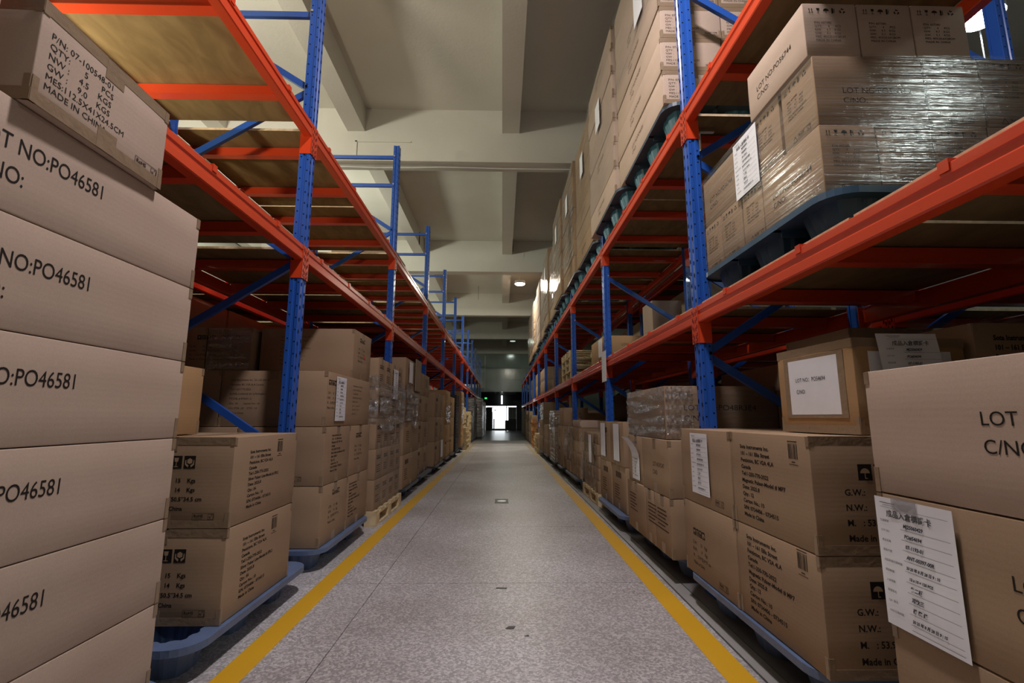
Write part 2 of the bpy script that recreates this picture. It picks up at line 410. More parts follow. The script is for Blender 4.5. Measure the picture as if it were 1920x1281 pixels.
def rohs(w, mat, tri=False):
    h = w*.32; t = w*.014
    P = frame_polys(0, w, 0, h, t) + frame_polys(w*.72, w*.97, h*.1, h*.9, t)
    P += [[(w*.76, h*.5),(w*.80, h*.55),(w*.83, h*.36),(w*.93, h*.86),(w*.90, h*.86),(w*.83, h*.22)]]
    if tri:
        for (a, b) in (((-.42,0),(-.08,0)),((-.42,0),(-.25,.3)),((-.08,0),(-.25,.3))):
            ax, ay, bx, by = a[0]*w, a[1]*w, b[0]*w, b[1]*w
            nx, ny = -(by-ay), bx-ax; l = math.hypot(nx, ny); nx, ny = nx/l*t, ny/l*t
            P.append([(ax-nx, ay-ny),(bx-nx, by-ny),(bx+nx, by+ny),(ax+nx, ay+ny)])
    g = flat(P, mat)
    t1 = text_mesh('RoHS', h*.42, mat, 1.0, bold=.0003)
    t2 = text_mesh('COMPLIANT', h*.15, mat, 1.0)
    return join_flat([(g, 0, 0), (t1, w*.06, h*.42), (t2, w*.09, h*.16)], None)

PN1 = "P/N: 07-100548-01\nQTY:      5      PCS\nNW :    4.5    KGS\nGW :    9.0    KGS\nMES:112.5X41X24.5CM\nMADE IN CHINA"
PN2 = "P/N: 607380\nQTY:      4      PCS\nNW:     4.7    KGS\nGW:     5.1    KGS\nMES: 40X20.6X28CM\nMADE IN CHINA"
def addr(prod, qty): return ("Sota Instruments Inc.\n101 – 161 Ellis Street\nPenticton, BC V2A 4LA\nCanada\nTel:1-250-770-2022\n" + prod +
                             "\nDate: 2025.8\nQty.: " + qty + "\nCarton No.: 10\nS/N: 0734406 - 0734515\nMade in China")
def side_block(mm): return "G.W.:      15    Kgs\nN.W.:      14    Kgs\nM.   : " + mm + " cm\nMade in China"
PM = {}
def prints():
    I, Fk = M_['ink'], M_['fadeink']
    PM['lot46581'] = text_mesh('LOT NO:PO46581\nC/NO:', .038, I, 1, .067, fit=.303)
    PM['lotfar'] = text_mesh('LOT NO:PO46581\nC/NO:', .030, Fk, .97, .05)
    PM['lot54694'] = text_mesh('LOT NO:PO54694\nC/NO:', .029, I, .97, .055)
    PM['lot56744'] = text_mesh('LOT NO:PO56744\nC/NO:', .024, I, 1.0, .040)
    PM['lot3e4'] = text_mesh('LOT NO:PO48R3E4\nC/NO:', .034, I, 1.15, .064)
    PM['lotfaint'] = text_mesh('LOT NO:PO47\nC/NO:', .028, Fk, .9, .05)
    PM['pn1'] = text_mesh(PN1, .0160, I, .95, .0245, fit=.225)
    PM['pn2'] = text_mesh(PN2, .0095, I, 1.0, .0150)
    PM['spl2'] = text_mesh(addr('Silver Pulser Lite-Model # SPL2', '56'), .0125, I, .80, .0228, bold=.0004, fit=.275)
    PM['mp7'] = text_mesh(addr('Magnetic Pulser-Model # MP7', '12'), .0150, I, .80, .0265, bold=.0006, fit=.300)
    PM['mp7big'] = text_mesh(addr('Magnetic Pulser-Model # MP7', '12'), .0180, I, .9, .034, bold=.0010)
    PM['pcba'] = text_mesh("Sota Instruments Inc. 101-161 Ellis St\nPenticton, BC V2A 4LA Canada\nTel:1-250-770-2022\nSUPER-CHARGE W/ CTS PCBA'S\nMODEL # 8756X1-2\nQty.: 14        Carton No.: 14\nS/N: 0734 - 00    0734 - 14\nMade in China", .0125, Fk, .95, .030)
    PM['gw'] = text_mesh(side_block('53.9*52.9*37'), .0170, I, .95, .032)
    PM['gwbig'] = text_mesh(side_block('53.9*52.9*37'), .0200, I, 1.0, .046, bold=.0006)
    PM['gw34'] = text_mesh(side_block('58*50.5*34.5'), .0165, I, 1.0, .036, bold=.0006)
    PM['icons'] = handling_icons(.045, I, M_['pict'])
    PM['iconsm'] = handling_icons(.030, I, M_['pict'])
    PM['licons'] = line_icons(.022, I)
    PM['bar'] = barcode(.05, .05, I)
    PM['rohs'] = rohs(.085, I); PM['rohst'] = rohs(.075, I, True)
prints()

# ------------------------------------------------------------------ cartons
def face_mat(face, sx, sy, sz, e=0.0016):
    """matrix from (u right, v up, proud) on a face seen from outside to carton-local coordinates (origin: centre of the bottom)"""
    if face == '+x': return Matrix(((0,0,1,sx/2+e),(1,0,0,-sy/2),(0,1,0,0),(0,0,0,1)))
    if face == '-x': return Matrix(((0,0,-1,-sx/2-e),(-1,0,0,sy/2),(0,1,0,0),(0,0,0,1)))
    if face == '-y': return Matrix(((1,0,0,-sx/2),(0,0,-1,-sy/2-e),(0,1,0,0),(0,0,0,1)))
    if face == '+y': return Matrix(((-1,0,0,sx/2),(0,0,1,sy/2+e),(0,1,0,0),(0,0,0,1)))
def fdim(face, sx, sy): return sy if face in ('+x', '-x') else sx
_bx = {}
def body_mesh(sx, sy, sz, mat, bulge=0.0, var=0):
    key = (round(sx, 3), round(sy, 3), round(sz, 3), mat.name, bulge, var)
    if key in _bx: return _bx[key]
    rnd = random.Random(str(key))
    bm = bmesh.new(); bmesh.ops.create_cube(bm, size=1)
    for v in bm.verts: v.co = Vector((v.co.x*sx, v.co.y*sy, (v.co.z+.5)*sz))
    bmesh.ops.subdivide_edges(bm, edges=bm.edges[:], cuts=2, use_grid_fill=True)
    for v in bm.verts:
        x, y, z = v.co
        u = [2*x/sx, 2*y/sy, 2*z/sz-1]
        on = [abs(abs(c)-1) < 1e-4 for c in u]
        if sum(on) == 1:
            ax = on.index(True); d = 0 if bulge < 0 else bulge + rnd.uniform(-.0012, .0012)
            if ax < 2: v.co[ax] += math.copysign(d, u[ax])
            else: v.co[2] += (-abs(rnd.uniform(0, .002)) if u[2] > 0 else 0)
        elif sum(on) == 3:
            v.co.x -= math.copysign(rnd.uniform(0, .0012), u[0]); v.co.y -= math.copysign(rnd.uniform(0, .0012), u[1])
    ed = [e for e in bm.edges if len(e.link_faces) == 2 and e.calc_face_angle(0) > 1.0]
    bmesh.ops.bevel(bm, geom=ed, offset=.0025, segments=2, affect='EDGES', profile=.5)
    me = bpy.data.meshes.new('carton'); bm.to_mesh(me); bm.free(); me.materials.append(mat)
    me.polygons.foreach_set('use_smooth', [True]*len(me.polygons))
    _bx[key] = me; return me
def tape_mesh(sx, sy, sz, seam='y', wrap=.055, corners=True, w=.06, band=False):
    """tape along the top and bottom seam running in `seam` direction, folded over the ends, with corner strips"""
    b = MB(); t = .0011; m = M_['tape']
    X, Y = sx/2, sy/2
    if seam == 'y':
        b.box(-w/2, w/2, -Y-t, Y+t, sz-.002, sz+t, m)
        for s in (-1, 1):
            y0, y1 = sorted((s*(Y-.002), s*(Y+t)))
            b.box(-w/2, w/2, y0, y1, sz-wrap, sz+t, m); b.box(-w/2, w/2, y0, y1, 0, wrap, m)
    else:
        b.box(-X-t, X+t, -w/2, w/2, sz-.002, sz+t, m)
        for s in (-1, 1):
            x0, x1 = sorted((s*(X-.002), s*(X+t)))
            b.box(x0, x1, -w/2, w/2, sz-wrap, sz+t, m); b.box(x0, x1, -w/2, w/2, 0, wrap, m)
    if corners:
        t = .0014; c = .016; h = min(.060, sz*.25)
        for sxx in (-1, 1):
            for syy in (-1, 1):
                for (z0, z1) in ((.0, h), (sz-h*.55, sz-.001)):
                    xa, xb = sorted((sxx*(X-c), sxx*(X-.001))); ya, yb = sorted((syy*(Y-.004), syy*(Y+t)))
                    b.box(xa, xb, ya, yb, z0, z1, m)
                    xa, xb = sorted((sxx*(X-.004), sxx*(X+t))); ya, yb = sorted((syy*(Y-c), syy*(Y-.001)))
                    b.box(xa, xb, ya, yb, z0, z1, m)
    if band:
        t = .0008; h = .03
        for (z0, z1) in ((0, h), (sz-h, sz+t)):
            b.box(-X-t, X+t, -Y-t, -Y+.002, z0, z1, m); b.box(-X-t, X+t, Y-.002, Y+t, z0, z1, m)
            if band == 2:
                b.box(-X-t, -X+.002, -Y, Y, z0, z1, m); b.box(X-.002, X+t, -Y, Y, z0, z1, m)
    return b.mesh('tape')
_tp = {}
def carton(x0, x1, y0, y1, z0, z1, mat='tan', label='', group=None, prints=(), seam='y', corners=True, rz=0.0, tape=True, band=False, bulge=.0015, var=0, cat='carton'):
    sx, sy, sz = x1-x0, y1-y0, z1-z0
    if prints: bulge = -1
    o = mobj('carton', body_mesh(sx, sy, sz-.0015, M_[mat], bulge, var), None, ((x0+x1)/2, (y0+y1)/2, z0), rz)
    tag(o, label, cat, group)
    if tape:
        k = (round(sx, 3), round(sy, 3), round(sz, 3), seam, corners, band)
        if k not in _tp: _tp[k] = tape_mesh(sx, sy, sz-.0015, seam, corners=corners, band=band)
        mobj('tape', _tp[k], o)['kind'] = 'stuff'
    for (face, key, u, v) in prints:
        me = PM[key] if isinstance(key, str) else key
        p = mobj('print', me, o)
        p.matrix_local = face_mat(face, sx, sy, sz, .0007) @ Matrix.Translation((u, v, 0))
    return o

def sheet(o, face, dims, u, v, w, h, big=False, curl=0.0, rot=0.0):
    """a paper identification card taped on a carton: child of the carton, with its writing as a sub-part"""
    sx, sy, sz = dims
    n = 8; b = MB(); m = M_['paper']
    for i in range(n):
        def zz(t): return .002 + curl*(max(0, t-.5)**2)*4*.05
        ta, tb = i/n, (i+1)/n
        b.face([(0, h*ta, zz(ta)), (w, h*ta, zz(ta)), (w, h*tb, zz(tb)), (0, h*tb, zz(tb))], m)
    s = mobj('identification_card', b.mesh('identification_card', False), o)
    s.matrix_local = face_mat(face, sx, sy, sz, .006) @ Matrix.Translation((u, v, 0)) @ Matrix.Rotation(rot, 4, 'Z')
    s['label'] = 'white paper card filled in by hand'
    key = ('card', w, h, big)
    if key not in _tc: _tc[key] = card_print(w, h)
    p = mobj('writing', _tc[key], s, (0, 0, .0035 if curl == 0 else .004))
    return s
ROWS = [('生產單號', 'MJ25060429'), ('LOT NO', 'PO#54694'), ('產品名稱', '07-1193-01'), ('產品代號', 'ANT-00397-00R'),
        ('成品裝箱日期時間', '20 25 年 8 月 28 日 9 : 10'), ('單箱數量', '12 x 10 = 120 PCS'), ('入倉板數', '第二板'), ('裝箱簽名', '邓秋三'),
        ('QA  簽名', '杨 陈 缘'), ('PASS日期時間', '20 25 年 8 月 28 日 9 : 15')]
def card_print(w, h):
    k, pen = M_['darkgrey'], M_['pen']
    P = []
    s = h/.297
    P.append((text_mesh('成品入倉標識卡', .013*s, k, 1.0, bold=.0003), w*.16, h*.855))
    P.append((flat([rect(w*.08, w*.30, h*.955, h*.960), rect(w*.12, w*.28, h*.94, h*.943), rect(w*.08, w*.95, h*.922, h*.924)], k), 0, 0))
    for i, (a, b_) in enumerate(ROWS):
        y = h*(.785 - i*.078)
        P.append((text_mesh(a, .0048*s, k), w*.06, y+.006*s))
        cjk = any(ord(c) > 0x3000 for c in b_)
        P.append((text_mesh(b_, (.0085 if len(b_) < 16 else .0065)*s, pen, .9, shear=.25, bold=.0004), w*(.38 if i != 4 and i != 9 else .36), y + .002*s))
        P.append((flat([rect(w*.34, w*.95, y-.0035*s, y-.0028*s)], k), 0, 0))
    P.append((flat([rect(w*.34, w*.95, h*.03, h*.033)], k), 0, 0))
    return join_flat(P, None)

# ------------------------------------------------------------------ pallets
_pl = {}
def plastic_pallet(cx, y0, y1, x0, x1, z, mat='plastic', label='', group=None, H=.135, feet=None):
    LX, LY = round(x1-x0, 2), round(y1-y0, 2)
    key = (LX, LY, mat, H, feet)
    if key not in _pl:
        m = M_[mat]; mf = M_[feet or mat]; b = MB(); legs = MB()
        top, und = H, H-.016
        nseg = 48
        def cellring(cx_, cy_, hx, hy, cornerx, cornery):
            pts = []
            for t in range(nseg):
                a = 2*PI*t/nseg; c, s = math.cos(a), math.sin(a)
                k = 1/max(abs(c), abs(s)); px, py = hx*c*k, hy*s*k
                if cornerx and cornery and c*cornerx > 0 and s*cornery > 0:
                    r = .11; qx, qy = hx-r, hy-r
                    ax, ay = abs(px), abs(py)
                    if ax > qx and ay > qy:
                        d = math.hypot(ax-qx, ay-qy)
                        if d > r: ax, ay = qx+(ax-qx)*r/d, qy+(ay-qy)*r/d
                    px, py = math.copysign(ax, px), math.copysign(ay, py)
                pts.append((cx_+px, cy_+py))
            return pts
        hx, hy = LX/6, LY/6
        for i in (-1, 0, 1):
            for j in (-1, 0, 1):
                ox, oy = i*2*hx, j*2*hy
                outer = cellring(ox, oy, hx, hy, i, j)
                rx, ry = hx*.60, hy*.62
                def ring(f, flute=.05):
                    r = []
                    for t in range(nseg):
                        a = 2*PI*t/nseg
                        q = 1 + flute*(1 if (t//2) % 2 else -1)
                        c, s = math.cos(a), math.sin(a)
                        k = (abs(c)**3.2 + abs(s)**3.2)**(-1/3.2)
                        r.append((ox+rx*f*q*c*k, oy+ry*f*q*s*k))
                    return r
                r_top, r_bot, r_out, r_outb = ring(1.0), ring(.70), ring(1.05, .02), ring(.76, .02)
                for t in range(nseg):
                    t2 = (t+1) % nseg
                    P3 = lambda p, zz: (p[0], p[1], zz)
                    b.face([P3(outer[t], top), P3(outer[t2], top), P3(r_top[t2], top), P3(r_top[t], top)], m)
                    b.face([P3(outer[t], und), P3(r_out[t], und), P3(r_out[t2], und), P3(outer[t2], und)], m)
                    legs.face([P3(r_top[t], top), P3(r_top[t2], top), P3(r_bot[t2], .012), P3(r_bot[t], .012)], mf)
                    legs.face([P3(r_out[t2], und), P3(r_out[t], und), P3(r_outb[t], 0), P3(r_outb[t2], 0)], mf)
                    # outside edge of the deck
                    ex = (i != 0 and abs(outer[t][0]) > LX/2-.12 and abs(outer[t2][0]) > LX/2-.12)
                    ey = (j != 0 and abs(outer[t][1]) > LY/2-.12 and abs(outer[t2][1]) > LY/2-.12)
                    if ex or ey:
                        lo = und-.010
                        b.face([P3(outer[t], top), P3(outer[t], lo), P3(outer[t2], lo), P3(outer[t2], top)], m)
                legs.face([(p[0], p[1], .012) for p in r_bot], mf)
                legs.face([(p[0], p[1], 0) for p in reversed(r_outb)], mf)
        for i in (-1, 1):   # stiffening ribs between the feet
            b.box(i*hx-.006, i*hx+.006, -LY/2+.04, LY/2-.04, und-.03, und, m)
            b.box(-LX/2+.04, LX/2-.04, i*hy-.006, i*hy+.006, und-.03, und, m)
        _pl[key] = (b.mesh('deck', False), legs.mesh('feet', False))
    o = empty('plastic_pallet', ((x0+x1)/2, (y0+y1)/2, z))
    tag(o, label, 'pallet', group)
    mobj('deck', _pl[key][0], o); mobj('feet', _pl[key][1], o)['kind'] = 'stuff'
    return o
def wooden_pallet(x0, x1, y0, y1, z, H=.13, mat='wood', label='', group=None, parts=True):
    m = M_[mat]
    o = empty('wooden_pallet', ((x0+x1)/2, (y0+y1)/2, z)); tag(o, label, 'pallet', group)
    LX, LY = round(x1-x0, 3), round(y1-y0, 3)
    key = (LX, LY, H, mat, 'w')
    if key not in _pl:
        tb = MB(); tb.box(-LX/2, LX/2, -.05, .05, 0, .018, m)
        bl = MB(); bl.box(-.05, .05, -.065, .065, 0, H-.052, m)
        st = MB(); st.box(-.05, .05, -LY/2, LY/2, 0, .017, m)
        _pl[key] = (tb.mesh('top_board'), bl.mesh('block'), st.mesh('stringer_board'))
    A, B, S = _pl[key]
    n = 6 if parts else 5
    for i in range(n):
        mobj('top_board', A, o, (0, -LY/2+.05+(LY-.1)*i/(n-1), H-.018))
    for i in (-1, 0, 1):
        xx = i*(LX/2-.05)
        mobj('stringer_board', S, o, (xx, 0, H-.035)); mobj('bottom_board', S, o, (xx, 0, 0))
        for j in (-1, 0, 1): mobj('block', B, o, (xx, j*(LY/2-.065), .017))
    return o

# ------------------------------------------------------------------ the room
ZB, ZS, ZC = 4.84, 5.33, 5.715       # underside of main beams, of secondary beams, of slab
floor = one('floor', lambda b: b.box(-7.2, 7.2, -5, 29.4, -.12, -.004, M_['joint'])); floor['kind'] = 'structure'
floor['label'] = 'speckled grey terrazzo warehouse floor cast in large slabs'
J0, JS = 2.881, 1.41
xs = [-7.2, -5.58, -3.95, -2.32, -.690, .944]
ys = [J0 + JS*k for k in range(-5, 20)]
m_side = simple('side_aisle_screed', (0.16, 0.155, 0.15), 0.6, var=.15, vscale=2)  # side floor made dark so less light bounces under the shelves
for i in range(len(xs)-1):
    for j in range(len(ys)-1):
        y0, y1 = ys[j], ys[j+1]
        if y0 > 17.2: continue
        if y1 > 17.2: y1 = 17.34
        key = ('slab', i, round(y1-y0, 3))
        if key not in _pl:
            b = MB(); b.box(xs[i]+.0018, xs[i+1]-.0018, .0018, y1-y0-.0018, -.03, 0, M_['terr'] if i >= 3 else m_side); _pl[key] = b.mesh('floor_slab')
        mobj('floor_slab', _pl[key], floor, (0, y0, 0))
def kerbb(b):
    b.box(.952, 1.02, -4.2, 17.3, -.03, 0, M_['kerb']); b.box(1.026, 7.2, -4.2, 17.3, -.03, 0, m_side)
one('screed_strip', kerbb, floor)
one('threshold_strip', lambda b: b.box(-7.2, 7.2, 17.36, 19.6, -.03, .002, M_['kerb']), floor)
m_far = simple('far_floor_screed', (0.10, 0.10, 0.095), 0.28, var=.2, vscale=1.0)
one('far_screed', lambda b: b.box(-7.2, 7.2, 19.62, 40, -.03, .0, m_far), floor)
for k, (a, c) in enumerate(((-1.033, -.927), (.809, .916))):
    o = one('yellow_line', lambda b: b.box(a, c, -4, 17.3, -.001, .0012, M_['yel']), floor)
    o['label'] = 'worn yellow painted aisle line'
ceil = one('ceiling', lambda b: b.box(-7.2, 7.2, -5, 29.6, ZC, ZC+.15, M_['ceil'])); ceil['kind'] = 'structure'
ceil['label'] = 'cream plastered concrete ceiling with deep crossing beams'
for k in range(-2, 5):
    y = 6.85 + 5.63*k
    one('ceiling_beam', lambda b: b.box(-7.2, 7.2, y, y+.29, ZB, ZC, M_['ceil']), ceil)
for x in (-6.83, -4.56, -2.43, -.022, 2.25, 4.6):
    w = .27 if x > -3 else .26
    one('joist_beam', lambda b: b.box(x, x+w, -5, 29.4, ZS, ZC, M_['ceil']), ceil)
def wallbox(name, *a, m='wall', label=None):
    o = one(name, lambda b: b.box(*a, M_[m])); o['kind'] = 'structure'
    if label: o['label'] = label
    return o
wallbox('wall_left', -7.25, -7.0, -5, 29.6, 0, ZC, label='pale plastered outer wall beyond the tall racks')
wallbox('wall_right', 7.0, 7.25, -5, 29.6, 0, ZC, label='pale plastered wall behind the loaded racks')
wallbox('wall_back', -7.2, 7.2, -5.2, -5, 0, ZC, label='pale plastered wall at the rear end of the aisle')
# far wall above the low doorway passage
wf = empty('wall_front', (0, 29.4, 0)); wf['kind'] = 'structure'; wf['label'] = 'grey green sheeted wall above the low exit passage'
def wfb(b):
    m = M_['dwall']
    b.box(-7.2, -1.30, 0, .2, 0, ZC, m); b.box(1.9, 7.2, 0, .2, 0, ZC, m)
    b.box(-1.30, 1.9, .02, .2, 2.47, ZC, m)
one('wall_surface', wfb, wf)
for i in range(4):
    for j in range(3):
        one('wall_panel', lambda b: b.box(-1.05+i*.74, -1.05+i*.74+.73, -.02, .02, 2.49+j*.73, 2.49+j*.73+.72, M_['dwall']), wf)
one('edge_strip', lambda b: b.box(-1.085, -1.055, -.04, .0, 2.47, 4.7, M_['white']), wf)
# passage beyond
ps = empty('wall_passage', (0, 29.6, 0)); ps['kind'] = 'structure'; ps['label'] = 'dark low passage leading to the bright exit door'
def psb(b):
    m = M_['darkgrey']
    b.box(-1.9, -1.75, 0, 4.6, 0, 2.6, m); b.box(2.1, 2.25, 0, 4.6, 0, 2.6, m)
    b.box(-1.9, 2.25, 0, 4.6, 2.55, 2.7, m)
    b.box(-1.9, -1.15, 4.45, 4.6, 0, 2.6, m); b.box(1.02, 2.25, 4.45, 4.6, 0, 2.6, m)
    b.box(-1.15, 1.02, 4.45, 4.6, 1.72, 2.6, m)
one('passage_surface', psb, ps)
for yy in (.6, 1.7, 2.9): one('ceiling_rib', lambda b: b.box(-.5, .9, yy, yy+.05, 2.46, 2.49, M_['white']), ps)
d1 = empty('door_1', (0, 34.0, 0)); d1['kind'] = 'structure'; d1['label'] = 'black framed exit doorway standing open to bright daylight'
def drf(b):
    m = M_['black']
    for x in (-1.12, -.95, -.67, .29, .44, .98): b.box(x, x+.035, 0, .06, 0, 1.62 if x not in (.29,) else 1.75, m)
    b.box(-1.12, 1.02, 0, .06, 1.60, 1.64, m); b.box(-.67, 1.0, 0, .06, .0, .03, m); b.box(-1.12, -.6, 0, .06, 1.74, 1.79, m)
    b.box(.44, .98, 0, .05, .76, .80, m)
    for x in (.56, .68, .80, .90): b.box(x, x+.02, .01, .05, .8, 1.6, m)
one('door_frame', drf, d1)
one('door_leaf', lambda b: b.box(-1.09, -.68, .01, .05, .14, 1.30, M_['darkgrey']), d1)
one('side_panel', lambda b: b.box(-1.16, -.70, .08, .10, 0, 1.6, M_['darkgrey']), d1)
one('mesh_panel', lambda b: b.box(.44, .98, .08, .10, .78, 1.6, M_['frost']), d1)
one('side_panel', lambda b: b.box(.44, 1.0, .08, .10, 0, .76, M_['black']), d1)
one('notice', lambda b: b.box(-.56, -.42, .0, .012, 1.40, 1.46, M_['darkgrey']), d1)
one('door_leaf', lambda b: b.box(-.61, -.53, .02, .06, .1, .82, M_['white']), d1)
wallbox('ground_outside', -9, 9, 34.2, 60, -.2, 0, m='white', label='sunlit ground outside the exit door')
o = one('exit_sign', lambda b: (b.box(-.07, .07, 0, .03, 0, .09, M_['exitg'])), None, (-1.0, 29.33, 2.03)); tag(o, 'small glowing green exit sign above the passage mouth', 'sign')
o = empty('tube_lamp', (-.02, 33.9, 1.85)); tag(o, 'upright white light tube above the exit door', 'lamp')
one('tube', lambda b: b.tube((0, 0, 0), (0, 0, .6), .055, M_['tube']), o); one('bracket', lambda b: b.box(-.03, .03, .05, .09, .1, .5, M_['white']), o)
o = empty('tool_cabinet', (.5, 33.2, 0)); tag(o, 'dark grey cabinet standing in front of the exit window', 'cabinet')
one('body', lambda b: b.box(-.29, .29, -.25, .25, .08, .72, M_['darkgrey']), o); one('door', lambda b: b.box(-.27, .27, -.27, -.25, .1, .69, M_['black']), o)
for sx in (-.24, .24): one('leg', lambda b: b.box(sx-.03, sx+.03, -.2, .2, 0, .08, M_['black']), o)

# conduit, hanging wires
def wavy(b, pts, r, m):
    for p, q in zip(pts, pts[1:]): b.tube(p, q, r, m, 6)
o = one('conduit', lambda b: wavy(b, [(-6+.5*i, 7.02 + .012*math.sin(i*1.7), ZB-.012-.006*math.sin(i)) for i in range(25)], .009, M_['white']))
tag(o, 'thin white conduit running along the underside of the first main ceiling beam', 'conduit')
o = one('conduit', lambda b: (b.box(-2.30, -1.44, 6.835, 6.85, 5.145, 5.165, M_['ceil']), b.box(-2.30, -2.27, 6.835, 6.85, 4.85, 5.165, M_['ceil'])))
tag(o, 'bent plaster coloured conduit on the face of the first main ceiling beam', 'conduit')
for (x, y, z0, z1, t, lb) in ((-2.16, 11.7, 5.30, 5.64, .02, 'brown strip fixed on the side of the left joist beam, second ceiling bay'),
                              (.248, 11.9, 5.20, 5.55, .02, 'dark strip on the side of the central joist beam'),
                              (-.9, 17.0, 5.2, 5.7, .012, 'thin wire hanging from the third ceiling bay'),
                              (-.35, 14.0, 5.35, 5.7, .010, 'short wire hanging near the lit ceiling lamp')):
    o = one('hanging_strip', lambda b: b.box(x, x+t, y, y+.01, z0, z1, M_['fadeink'])); tag(o, lb, 'wire')

# lamps
LAMP_LABEL = ['white round high-bay lamp above the near end of the aisle', 'glowing round high-bay lamp over the middle of the aisle',
              'cold white high-bay lamp beyond the loaded shelves, over the next aisle', 'high-bay lamp over the side aisle first from the camera',
              'high-bay lamp over the side aisle second from the camera', 'high-bay lamp over the side aisle third from the camera',
              'greenish white high-bay lamp behind the camera, over the next aisle',
              'unlit high-bay lamp at the far end of the aisle, faint glow added']
for i, (x, y, z, p, c, bare) in enumerate(LAMPS):
    o = empty('ceiling_lamp', (x, y, z)); tag(o, LAMP_LABEL[i], 'lamp', 'high-bay lamps')
    one('shade', lambda b: (b.prism([(.17*math.cos(2*PI*t/20), .17*math.sin(2*PI*t/20)) for t in range(20)], .035, .12, 'z', M_['white'])), o, smooth=False)
    one('diffuser', lambda b: (b.prism([(.15*math.cos(2*PI*t/20), .15*math.sin(2*PI*t/20)) for t in range(20)], .012, .034, 'z', M_['lampw' if i in (2, 6) else 'offlamp' if i == 7 else 'lamp'])), o)
    one('rod', lambda b: b.tube((0, 0, .12), (0, 0, ZC-z), .012, M_['white']), o)
o = empty('hanging_sign', (4.62, 4.1, 3.95)); tag(o, 'blue and white hanging sign under the cold lamp', 'sign')
one('board', lambda b: b.box(-.16, .16, 0, .02, 0, .45, M_['blue']), o); one('border', lambda b: b.box(-.19, .19, .005, .015, -.03, .48, M_['white']), o)
one('panel', lambda b: b.box(-.12, .12, -.005, .0, .25, .42, M_['white']), o)
one('hanger', lambda b: (b.tube((-.14, .01, .45), (-.14, .01, ZC-3.95), .006, M_['steel'], 6), b.tube((.14, .01, .45), (.14, .01, ZC-3.95), .006, M_['steel'], 6)), o)

# ------------------------------------------------------------------ racks
BAY = 2.4576
def post_profile(s, y0=0.0):
    """open omega section; s = +1 when the aisle face looks to +x"""
    P = [(0, .004), (0, .030), (-.008, .034), (-.008, .048), (0, .052), (0, .078), (-.004, .082),
         (-.022, .082), (-.026, .076), (-.040, .076), (-.044, .082), (-.068, .082), (-.070, .080),
         (-.070, .064), (-.066, .064), (-.066, .018), (-.070, .018),
         (-.070, .002), (-.068, 0), (-.044, 0), (-.040, .006), (-.026, .006), (-.022, 0), (-.004, 0)]
    return [(s*x, y) for x, y in P]
_pp = {}
def post_mesh(s, H):
    k = (s, H)
    if k not in _pp:
        b = MB(); b.prism(post_profile(s), 0.006, H, 'z', M_['blue'])
        _pp[k] = b.mesh('post')
        d = MB(); m = M_['hole']; z = .10; i = 0; e = .0006
        while z < H-.04:
            for yy, dz in ((.017, 0), (.065, .022)):     # slots on the aisle face
                zz = z+dz; w = .0065; h = .013
                pts = [(yy-w, zz-h*.4), (yy-w*.5, zz-h), (yy+w*.5, zz-h), (yy+w, zz-h*.4), (yy+w, zz+h*.5), (yy+w*.5, zz+h), (yy-w*.5, zz+h), (yy-w, zz+h*.5)]
                d.face([(s*e, a, c) for a, c in pts], m)
            for xx, dz in ((.013, .01), (.055, .03)):    # round holes on both flanks
                for yy in (-e, .082+e):
                    d.face([(-s*(xx+.0052*math.cos(t*PI/3)), yy, z+dz+.0052*math.sin(t*PI/3)) for t in range(6)], m)
            z += .075
        _pp[k, 'h'] = d.mesh('perforations', False)
    return _pp[k], _pp[k, 'h']
def upright(s, X, Y, H, D, label, group, near):
    """s=+1: front post faces +x (row left of the aisle). X aisle face, Y nearer face, D depth"""
    o = empty('rack_upright', (X, Y, 0)); tag(o, label, 'rack upright', group)
    pm, ph = post_mesh(s, H)
    qm, qh = post_mesh(-s, H)
    a = mobj('front_post', pm, o)
    r = mobj('rear_post', qm, o, (-s*D, 0, 0))
    if near:
        mobj('perforations', ph, a)['kind'] = 'stuff'; mobj('perforations', qh, r)['kind'] = 'stuff'
    bx = MB(); bx.box(-.05, .05, -.02, .10, 0, .006, M_['blue']); me = bx.mesh('base_plate')
    mobj('base_plate', me, o, (-s*.035, 0, 0)); mobj('base_plate', me, o, (-s*(D-.035), 0, 0))
    xa, xb = -s*.066, -s*(D-.066)
    def br(p, q):
        b = MB(); b.bar(p, q, .042, .026, M_['blue']); mobj('brace', b.mesh('brace'), o)
    hz = [.12] + ([H-.137, H-.50] if H > 3.9 and s > 0 else [H-.08])
    for z in hz: br((xa, .041, z), (xb, .041, z))
    bolts = list(hz)
    zf = .71 if s > 0 else .09      # height of a node on the front post, every 1.2 m; rear nodes lie halfway
    z = zf; fr = True; lim = hz[-1] + .03
    if s < 0: z = .69; fr = False
    while z + .60 < lim:
        p = (xa if fr else xb, .041, z+.018); q = (xb if fr else xa, .041, z+.60-.018)
        br(p, q); bolts.append(z if fr else z+.60)
        z += .60; fr = not fr
    if near:
        b = MB()
        for z in bolts: b.tube((-s*.056, -.008, z), (-s*.056, .0, z), .009, M_['steel'], 6)
        mobj('bolts', b.mesh('bolts'), o)['kind'] = 'stuff'
    return o
_bm = {}
